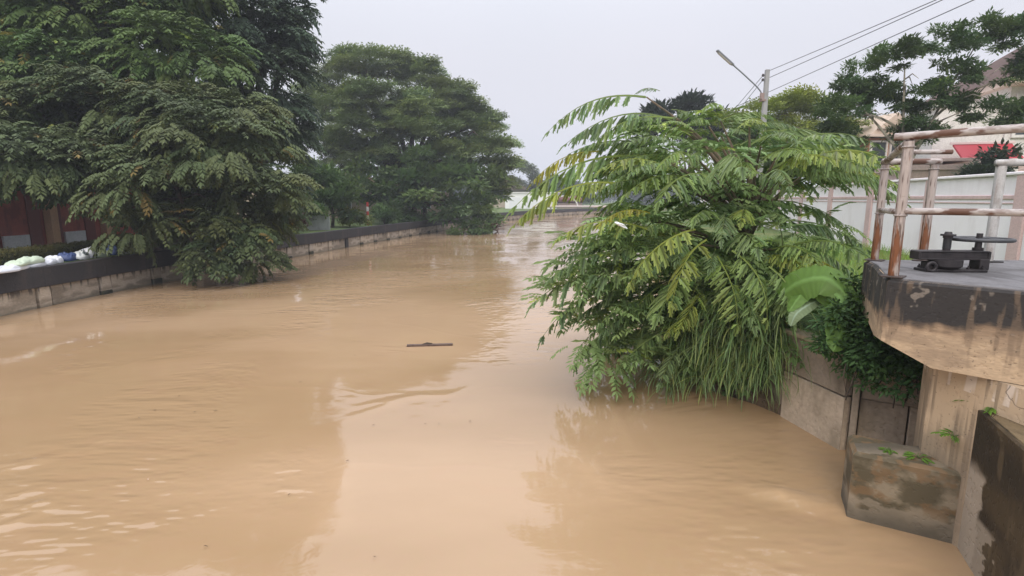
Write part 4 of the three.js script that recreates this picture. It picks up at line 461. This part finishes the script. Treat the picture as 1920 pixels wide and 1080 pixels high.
{
  const TR = V(3.75, 1.1, -8.5);
  const bush = thing('feathery_bush', 'large feathery green bush leaning over the water from the right bank', 'bush', [TR.x, TR.y, TR.z]);
  const tones = [[0.275, 0.390, 0.135], [0.245, 0.352, 0.14], [0.30, 0.415, 0.13], [0.22, 0.315, 0.14], [0.35, 0.43, 0.11], [0.19, 0.275, 0.135], [0.42, 0.42, 0.08]].map(c => { const m = leafMat(c, 0.5, 0.55); m.vertexColors = true; return m; });
  const FG = []; for (let k = 0; k < 2; k++) FG.push(frond(1 + k * 10, {}), frond(2 + k * 10, { fall: 0.6, rise: 0.35 }), frond(3 + k * 10, { fall: 0.5, rise: 0.1, pairs: 14, hang: 0.8, lw: 0.07 }), frond(4 + k * 10, { ll: 0.30, lw: 0.115, pairs: 8, fall: 0.5, hang: 0.4 }), frond(5 + k * 10, { ll: 0.29, lw: 0.095, pairs: 8, fall: 0.45, rise: 0.25, hang: 0.4 }), frond(6 + k * 10, { fall: 0.36, hang: 0.7, pairs: 15, ll: 0.2 }));
  const r = rng(601); let count = 0;
  const put = (p, d, L, k, tone, roll = 0) => { if (count >= 296) return; count++; const o = part('frond', FG[k + 6 * (count % 2)], tones[tone], bush); const x = d.clone().normalize(), z = x.clone().cross(V(0, 1, 0)).normalize(), y = z.clone().cross(x); const m = new THREE.Matrix4().makeBasis(x, y, z); o.quaternion.setFromRotationMatrix(m); if (roll) o.rotateX(roll); o.scale.setScalar(L); o.position.copy(p).sub(TR); };
  // fronds that draw the outline: from (px,py) at t to (px,py) at t
  const line = (x0, y0, t0, x1, y1, t1, k, tone, arch = 0.3) => { const a = at(x0, y0, t0), e = at(x1, y1, t1), d = e.clone().sub(a), L = d.length(); d.y += arch * L; put(a, d, L * 1.04, k, tone); };
  const O = [[1212, 182, 8.4, 1042, 228, 8.3, 2, 1, .3], [1258, 225, 8.4, 1076, 252, 8.1, 2, 3, .3], [1265, 222, 8.2, 1116, 272, 8.0, 2, 0, .35], [1238, 170, 8.6, 1195, 178, 8.5, 0, 3, .3], [1245, 300, 8.2, 985, 345, 7.9, 2, 0, .25], [1130, 285, 8.4, 1000, 318, 8.4, 2, 6, .2], [1250, 282, 8.6, 1075, 300, 8.6, 5, 3, .2], [1160, 345, 7.8, 975, 392, 7.6, 2, 4, .25], [1210, 330, 8.3, 1110, 345, 8.2, 0, 5, .3], [1420, 290, 8.2, 1632, 308, 8.4, 2, 1, .3], [1440, 320, 8.0, 1622, 340, 8.4, 5, 0, .3], [1400, 275, 8.2, 1575, 285, 8.2, 1, 1, .3], [1440, 330, 8.6, 1560, 345, 8.6, 0, 4, .3], [1400, 385, 8.2, 1572, 418, 8.0, 2, 3, .35], [1430, 420, 7.8, 1612, 452, 7.4, 2, 5, .3], [1450, 460, 7.4, 1600, 500, 7.0, 2, 3, .25], [1360, 230, 8.6, 1265, 240, 8.3, 4, 1, .35], [1345, 230, 8.5, 1440, 235, 8.4, 4, 0, .35], [1350, 220, 8.5, 1320, 215, 7.8, 4, 2, .3], [1380, 250, 8.6, 1500, 270, 8.6, 1, 3, .35], [1260, 205, 8.6, 1320, 245, 8.7, 0, 3, .3], [1210, 430, 7.2, 1060, 455, 7.0, 4, 4, .25], [1200, 480, 7.4, 1040, 520, 7.2, 4, 3, .2], [1190, 520, 7.3, 1010, 570, 7.2, 4, 3, .2], [1180, 545, 7.4, 1020, 605, 7.4, 3, 5, .15], [1190, 600, 7.6, 1078, 668, 7.6, 3, 3, .15], [1200, 620, 7.8, 1092, 690, 7.9, 3, 1, .1], [1250, 620, 7.4, 1150, 690, 7.3, 3, 1, .1], [1150, 470, 7.8, 1050, 490, 7.8, 3, 5, .2], [1300, 430, 6.6, 1190, 520, 6.4, 3, 4, .25], [1330, 450, 6.6, 1260, 560, 6.3, 3, 4, .3], [1370, 470, 6.5, 1440, 590, 6.2, 3, 2, .3], [1350, 480, 6.6, 1380, 600, 6.3, 3, 2, .3], [1440, 500, 6.4, 1500, 600, 6.2, 3, 0, .25], [1300, 340, 7.2, 1180, 380, 6.8, 4, 2, .3], [1320, 330, 7.2, 1250, 400, 6.6, 4, 0, .35], [1400, 320, 7.2, 1470, 390, 6.8, 4, 1, .35], [1480, 480, 6.8, 1590, 530, 6.4, 4, 6, .2], [1220, 400, 7.0, 1130, 430, 6.8, 4, 6, .3]];
  for (const a of O) line(...a);
  // fronds round the limbs, tier by tier: [height, inner radius, outer radius, count]
  const ends = [];
  const tiers = [[0.75, 0.9, 2.3, 30, -0.12], [1.2, 0.9, 2.5, 40, -0.02], [1.65, 0.8, 2.5, 44, 0.06], [2.1, 0.8, 2.45, 44, 0.14], [2.5, 0.7, 2.2, 30, 0.2], [3.1, 0.6, 2.45, 46, 0.14], [3.4, 0.4, 2.0, 34, 0.16], [3.72, 0.2, 1.0, 14, 0.25]];
  tiers.forEach(([y, r0, r1, n, lift], ti) => { for (let i = 0; i < n; i++) { const a = i / n * 6.283 + ti * 0.7 + (r() - 0.5) * 0.3, k = 0.2 + 0.8 * r(), rr = mix(r0, r1, 0.25 + r() * 0.3), cx = 3.38 - Math.max(0, y - 3.2) * 0.5, cz = -8.25; const d = V(Math.cos(a), lift + (r() - 0.5) * 0.25, Math.sin(a) * 0.9); const p = V(cx + Math.cos(a) * rr * 0.9, y + (r() - 0.5) * 0.25, cz + Math.sin(a) * rr * 0.75); if (Math.cos(a) > 0.2 && y < 2.0) continue; if (Math.cos(a) > 0.3 && y > 1.9 && y < 3.0) continue; if (Math.sin(a) > 0.25 && Math.cos(a) > -0.55 && y < 1.6) continue; const tone = r() < 0.1 ? 4 : r() < 0.02 ? 6 : y < 1.5 ? [1, 3, 5, 3][Math.floor(r() * 4)] : [0, 1, 2, 3, 1][Math.floor(r() * 5)]; put(p, d, (mix(0.7, 1.25, r()) * (r1 - rr + 0.35) / 1.6 + 0.25) * 0.92, Math.floor(r() * 6), tone, (r() - 0.5) * 0.4); if (i % 4 === 0) ends.push(p); } });
  ends.push(at(1212, 182, 8.4), at(1258, 225, 8.4), at(1350, 225, 8.5), at(1245, 300, 8.2));
  const l = [tube(curve([V(0, -0.3, 0), V(-0.05, 0.8, 0), V(0, 1.7, 0.05), V(-0.1, 2.4, 0)], 10), Array.from({ length: 11 }, (_, i) => 0.11 - 0.006 * i), 8)];
  for (const e of ends) { const E = e.clone().sub(TR), y0 = clamp(E.y * 0.55, 0.2, 2.2); const s = V(-0.03, y0, 0.02); l.push(tube(curve([s, s.clone().lerp(E, 0.5).add(V(0, 0.12, 0)), E], 6), [0.035, 0.032, 0.028, 0.024, 0.02, 0.016, 0.012], 5)); }
  const fm = leafMat([0.255, 0.360, 0.135], 0.5, 0.55), TL = (px, py, t, R, f) => [at(px, py, t), R, f];
  crown(bush, 'foliage', [TL(1250, 260, 8.4, 0.4, 0.6), TL(1340, 235, 8.4, 0.4, 0.6), TL(1300, 300, 8.2, 0.6, 0.6), TL(1400, 300, 8.4, 0.55, 0.6), TL(1500, 300, 8.5, 0.5, 0.4), TL(1570, 315, 8.5, 0.35, 0.4), TL(1230, 350, 8.2, 0.5, 0.6), TL(1330, 370, 8.2, 0.6, 0.6), TL(1420, 360, 8.6, 0.4, 0.5), TL(1200, 430, 7.9, 0.6, 0.7), TL(1320, 450, 7.6, 0.6, 0.7), TL(1420, 440, 7.6, 0.5, 0.5), TL(1150, 500, 7.8, 0.55, 0.7), TL(1270, 540, 7.4, 0.5, 0.7), TL(1130, 570, 7.8, 0.45, 0.7), TL(1200, 610, 7.8, 0.45, 0.7), TL(1540, 410, 8.2, 0.3, 0.4), TL(1090, 495, 7.7, 0.32, 0.7), TL(1075, 555, 7.6, 0.32, 0.7), TL(1115, 455, 7.8, 0.3, 0.6), TL(1110, 615, 7.7, 0.28, 0.7), TL(1130, 650, 7.8, 0.25, 0.6), TL(1180, 660, 7.6, 0.25, 0.6)], SPRAY.flat, fm, { seed: 613, clumps: 20, per: 9, spread: 0.24, size: 0.46, lift: 0.02, fresh: 0.03, jit: 0.15 });
  part('trunk', l, std({ map: concrete([0.16, 0.12, 0.085], [0.08, 0.07, 0.04], 0.5, 611, 1), roughness: 0.9 }), bush);
}
{ // leafy undergrowth below the bush
  const u = thing('undergrowth', 'dense leafy undergrowth beneath the feathery bush at the waterline', 'undergrowth', [3.0, 0.6, -8]);
  crown(u, 'foliage', [[V(2.5, 0.75, -8.3), 0.75, 0.8], [V(3.1, 1.0, -7.8), 0.8, 0.8], [V(3.2, 1.6, -8.2), 0.9, 0.9], [V(2.3, 0.6, -9.2), 0.7, 0.7], [V(3.4, 2.4, -8.4), 0.9, 1], [V(3.6, 1.3, -7.2), 0.5, 0.9]], SPRAY.pin, leafMat([0.15, 0.24, 0.075], 0.45), { seed: 621, clumps: 16, per: 16, spread: 0.3, size: 0.42, lift: -0.2 });
  part('stem', [tube([V(0.3, -0.8, 0), V(-0.3, 0.3, -0.1), V(-0.6, 0.5, -0.4)], 0.03, 5), tube([V(0.4, -0.8, 0), V(0.2, 0.7, 0), V(0.1, 1.4, 0)], 0.03, 5)], M.bark, u);
  const m = part('soil_bank', prism([[3.62, -6.4], [3.35, -7.0], [2.9, -7.6], [2.7, -8.4], [2.7, -9.6], [3.9, -9.8], [4.4, -6.8]], -0.8, 0.42, 0.3), M.soil); tag(m, 'brown earth ledge under the overhanging grass beside the retaining wall', 'bank', null, 'structure');
}
function blade(L, W, bend, seg = 6) { const b = new Buf(); let x = 0, y = 0, a = 1.35; const s = L / seg; let prev; for (let i = 0; i <= seg; i++) { const w = W * (i < seg ? (0.6 + 0.4 * Math.sin(i / seg * 2.2 + 0.5)) : 0.08) / 2 * (1 - 0.5 * i / seg); const c = [b.v(x, y, -w, 0, i / seg), b.v(x - w * 0.3, y + w * 0.2, 0, 0, i / seg), b.v(x, y, w, 0, i / seg)]; if (prev) { b.q(prev[0], prev[1], c[1], c[0]); b.q(prev[1], prev[2], c[2], c[1]); } prev = c; x += Math.cos(a) * s; y += Math.sin(a) * s; a -= bend / seg * (0.6 + 0.8 * i / seg); } return b.geo(); }
function grassPatch(name, label, n, geo, mat, fn, kind = 'stuff') { const im = new THREE.InstancedMesh(geo, mat, n), m4 = new THREE.Matrix4(); for (let i = 0; i < n; i++) { const { p, a, s, tilt, c } = fn(i); m4.compose(p, new THREE.Quaternion().setFromEuler(new THREE.Euler(0, a, tilt, 'YXZ')), V(s, s, s)); im.setMatrixAt(i, m4); im.setColorAt(i, lin(...c)); } im.name = numbered(name); shade(im); scene.add(im); return tag(im, label, 'grass', null, kind); }
{
  const r = rng(631), B = new Buf(), gm = leafMat([0.235, 0.335, 0.125], 0.45, 0.5); gm.vertexColors = true;
  for (let n = 0; n < 2600; n++) { const k = Math.pow(r(), 0.75), low = Math.pow(r(), 1.3), L = mix(0.45, 1.35, r()) * (0.7 + 0.4 * low), W = 0.010 + r() * 0.014, bend = 1.2 + r() * 2.2, seg = 7, az = -2.36 + (r() + r() - 1) * 2.0; let e = 1.5 - r() * 1.3, p = V(mix(2.35, 3.62, k) + (r() - 0.5) * 0.45, mix(0.05, 0.45, k) + low * 1.05, mix(-7.75, -6.72, k) - low * 0.25 + (r() - 0.6) * 0.4), t = 0.6 + r() * 0.7, y = r(), c = y < 0.07 ? [t * 1.9, t * 1.45, t * 1.3] : [t * (0.85 + r() * 0.35), t, t * (0.8 + r() * 0.5)], turn = az, prev;
    for (let i = 0; i <= seg; i++) { const w = W * (i < seg ? 1 - 0.55 * i / seg : 0.1) / 2, sx = -Math.sin(-turn), d = V(Math.cos(turn) * Math.cos(e), Math.sin(e), -Math.sin(turn) * Math.cos(e)), sd = V(Math.sin(turn), 0, Math.cos(turn)); const row = [p.clone().addScaledVector(sd, -w), p.clone().add(V(0, -w * 0.4, 0)), p.clone().addScaledVector(sd, w)].map(q => B.v(q.x, Math.max(q.y, -0.02), q.z, 0, i / seg, c)); if (prev) { B.q(prev[0], prev[1], row[1], row[0]); B.q(prev[1], prev[2], row[2], row[1]); } prev = row; p.addScaledVector(d, L / seg); e -= bend / seg * (0.5 + i / seg); turn += (r() - 0.5) * 0.25; if (p.y < 0.02) e = Math.max(e, -0.1); } }
  tag(part('tall_grass', B.geo(), gm), 'long arching green grass hanging from the bank over the water', 'grass', null, 'stuff');
  const lg = blade(0.32, 0.012, 1.0, 3), lm = leafMat([0.24, 0.36, 0.07], 0.45, 0.6);
  grassPatch('lawn_grass', 'bright green grass on the right bank before the white wall', 9000, lg, lm, i => { const t = 7.2 + Math.pow(r(), 0.8) * 13, w = WALLP(t), p = V(mix(4.6, w.x - 0.15, Math.pow(r(), 0.8)), 1.17, -t); const q = 0.75 + r() * 0.5; return { p, a: r() * 6.28, s: 0.35 + r() * 0.75, tilt: (r() - 0.5) * 0.5, c: [q * (0.8 + r() * 0.5), q, q] }; });
}
{ // banana plant
  const b = thing('banana_plant', 'young banana plant with broad bright leaves beside the platform', 'banana plant', [4.0, 1.18, -6.05]);
  const lm = leafMat([0.15, 0.265, 0.055], 0.45, 0.45), pale = leafMat([0.22, 0.29, 0.16], 0.3, 0.6); lm.vertexColors = true; pale.vertexColors = true;
  const leaf = (pts, W, seed, tear = 0.0, nrm = V(0, 1, 0)) => { const B = new Buf(), N = 26, K = 5, P = curve(pts.map(p => p.clone().sub(b.position)), N), r = rng(seed); let side = null; const rows = [];
    for (let i = 0; i <= N; i++) { const s = i / N, t = P[Math.min(N, i + 1)].clone().sub(P[Math.max(0, i - 1)]).normalize(); let z = t.clone().cross(nrm); if (z.lengthSq() < 0.02) z = side.clone(); z.normalize(); if (side && z.dot(side) < 0) z.negate(); side = z; const n = z.clone().cross(t).normalize(); const w = W * Math.pow(Math.sin(Math.PI * clamp(0.06 + s * 0.94)), 0.55); const row = []; const jig = 1 - tear * (r() < 0.25 ? r() : 0); for (let k = -K; k <= K; k++) { const f = k / K, p = P[i].clone().addScaledVector(z, f * w / 2 * jig).addScaledVector(n, -Math.abs(f) * w * 0.16 + 0.006 * Math.sin(i * 2.1 + k)); const q = k === 0 ? 1.5 : 0.92 + 0.16 * ((i % 2) ? 1 : 0) * Math.min(1, Math.abs(f) * 2); row.push(B.v(p.x, p.y, p.z, f, s, [q, q, q * (k === 0 ? 1.3 : 1)])); } rows.push(row); }
    for (let i = 0; i < N; i++) for (let k = 0; k < 2 * K; k++) B.q(rows[i][k], rows[i][k + 1], rows[i + 1][k + 1], rows[i + 1][k]); return B.geo(); };
  part('leaf', leaf([at(1460, 556, 6.3), at(1500, 528, 6.1), at(1550, 522, 5.9), at(1600, 566, 5.75)], 0.46, 1, 0.22, V(-0.35, 0.75, 0.75)), lm, b);
  part('leaf', leaf([at(1530, 545, 6.0), at(1572, 556, 5.8), at(1583, 600, 5.65), at(1562, 660, 5.5)], 0.40, 2, 0.15, V(-0.45, 0.3, 1)), lm, b);
  part('leaf', leaf([at(1540, 560, 6.1), at(1515, 572, 6.0), at(1492, 590, 5.95), at(1482, 612, 5.95)], 0.15, 3, 0, V(-0.4, 0.6, 0.8)), pale, b, 'pale turned banana leaf');
  part('leaf', leaf([at(1555, 560, 6.2), at(1535, 545, 6.2), at(1505, 550, 6.1), at(1478, 585, 6.0)], 0.26, 4, 0.1), lm, b);
  part('stem', [tube(curve([V(0.1, -0.1, 0.1), V(0.02, 0.2, 0.1), at(1545, 555, 6.05).sub(b.position)], 6), [0.06, 0.055, 0.05, 0.045, 0.04, 0.03, 0.02], 8)], M.stem, b);
}
{ // creeper under the platform and small weeds on the concrete
  const c = thing('wall_creeper', 'dark leafy creeper covering the top of the retaining wall under the platform', 'creeper', [4.1, 1.2, -5.5]);
  crown(c, 'foliage', [[at(1600, 615, 5.75), 0.32, 1], [at(1570, 660, 5.7), 0.2, 1], [at(1640, 660, 5.5), 0.3, 1], [at(1690, 690, 5.3), 0.24, 1], [at(1620, 700, 5.5), 0.14, 1], [at(1665, 625, 5.6), 0.35, 1], [at(1730, 690, 5.3), 0.25, 1], [at(1605, 560, 5.9), 0.25, 1]], SPRAY.small, F.ivy, { seed: 641, clumps: 200, per: 8, spread: 0.12, size: 0.55, lift: -0.2, fresh: 0.02 });
  const r = rng(643), l = []; for (let i = 0; i < 14; i++) { const s = at(1570 + r() * 160, 640 + r() * 50, 5.5).sub(c.position); l.push(tube(curve([s, s.clone().add(V((r() - 0.5) * 0.1, -0.12, 0.03)), s.clone().add(V((r() - 0.5) * 0.2, -0.25 - r() * 0.3, 0.03))], 6), 0.006, 5)); } part('stem', l, M.bark, c);
  const weeds = [[[3.74, 1.20, -3.88], 0.22, 'bright green weed sprouting on top of the abutment'], [[3.59, 0.88, -4.08], 0.12, 'broad leaved weed growing from the pier beside the abutment'], [[3.46, 0.62, -4.24], 0.10, 'low weed on the sill ledge below the pier'], [[3.30, 0.62, -4.38], 0.07, 'tiny creeping weed at the middle of the sill ledge'], [[2.98, 0.62, -8.9], 0.18, 'low weed on the earth ledge under the bush']];
  weeds.forEach(([p, R, label], i) => { const w = thing('weed', label, 'weed', p); const q = rng(650 + i); for (let k = 0; k < 9; k++) { const B = new Buf(), a = q() * 6.28, d = V(Math.cos(a), 0.5 + q(), Math.sin(a)).normalize(); lobedLeaf(B, d.clone().multiplyScalar(R * 0.35), V(d.x, d.y * 0.3, d.z).normalize(), V(0, 1, 0).cross(d).normalize(), R * (0.7 + q() * 0.6), R * 0.45, 0.5, [1, 1, 1]); part('leaf', B.geo(), weedMat(), w); } part('stem', Array.from({ length: 5 }, (_, k) => tube([V(0, 0, 0), V(Math.cos(k * 1.3) * R * 0.3, R * 0.35, Math.sin(k * 1.3) * R * 0.3)], 0.004, 5)), M.stem, w); });
}
function weedMat() { return weedMat.m || (weedMat.m = leafMat([0.12, 0.23, 0.03], 0.3, 0.6)); }

// ------------------------------------------------------------------ floating things
{
  const p = at(806, 648, 10.3), s = thing('floating_plank', 'dark brown plank floating in the middle of the canal', 'plank', [p.x, 0.0, p.z], 0.1);
  part('board', box(0.88, 0.05, 0.075, [0, 0.01, 0], [0, 0, 0], 0.012), std({ map: concrete([0.10, 0.06, 0.045], [0.05, 0.03, 0.025], 0.4, 661, 1), roughness: 0.6 }), s); part('splinter', [tube([V(-0.15, 0.03, 0.01), V(-0.05, 0.055, 0), V(0.05, 0.04, 0)], [0.01, 0.018, 0.01], 6)], M.bark, s);
  const B = new Buf(); lobedLeaf(B, V(0, 0, 0), V(1, 0.1, 0).normalize(), V(0, 0, 1), 0.09, 0.05, 0.1, null); const g = B.geo(), dm = [std({ color: lin(0.10, 0.065, 0.035), roughness: 0.5 }), std({ color: lin(0.62, 0.45, 0.36), roughness: 0.6 })];
  const spots = [[400, 772, 0.7], [335, 745, .5], [294, 771, .6], [262, 784, .5], [362, 775, .5], [278, 903, .5, 1], [655, 865, .5], [562, 717, .5], [880, 793, .5], [705, 1048, .35], [545, 928, .45], [382, 1027, .5], [665, 668, .5], [703, 799, .5], [823, 795, .4], [795, 797, .4]];
  spots.forEach(([px, py, sc, k], i) => { const v = (py - 540) / 1000, t = EYE / (v * CP + SP), q = at(px, py, t); const o = part('floating_leaf', g, dm[k || 0]); o.position.set(q.x, 0.016, q.z); o.rotation.y = i * 1.7; o.scale.set(sc, sc, sc * 0.5); tag(o, k ? 'small pale scrap floating at the lower left of the canal' : 'tiny dark leaf drifting on the brown water', k ? 'scrap' : 'leaf', k ? null : 'leaf litter drifting on the water'); });
  const c = at(1165, 422, 6.7), o = part('plastic_scrap', place((() => { const g = new THREE.IcosahedronGeometry(0.06, 3), q = g.attributes.position; for (let i = 0; i < q.count; i++) { const k = 0.45 + 1.1 * fbm(q.getX(i) * 3 + 2, q.getY(i) * 3 + q.getZ(i) * 2 + 4, 8, 3, 77); q.setXYZ(i, q.getX(i) * k, q.getY(i) * k, q.getZ(i) * k); } g.computeVertexNormals(); return g; })(), [0, 0, 0], [0.3, 0.4, -0.5], [1.5, 0.35, 0.7]), std({ color: lin(0.75, 0.77, 0.78), roughness: 0.5 })); o.position.copy(c); tag(o, 'small white plastic scrap caught in the feathery bush', 'plastic scrap');
}
renderer.render(scene, camera);
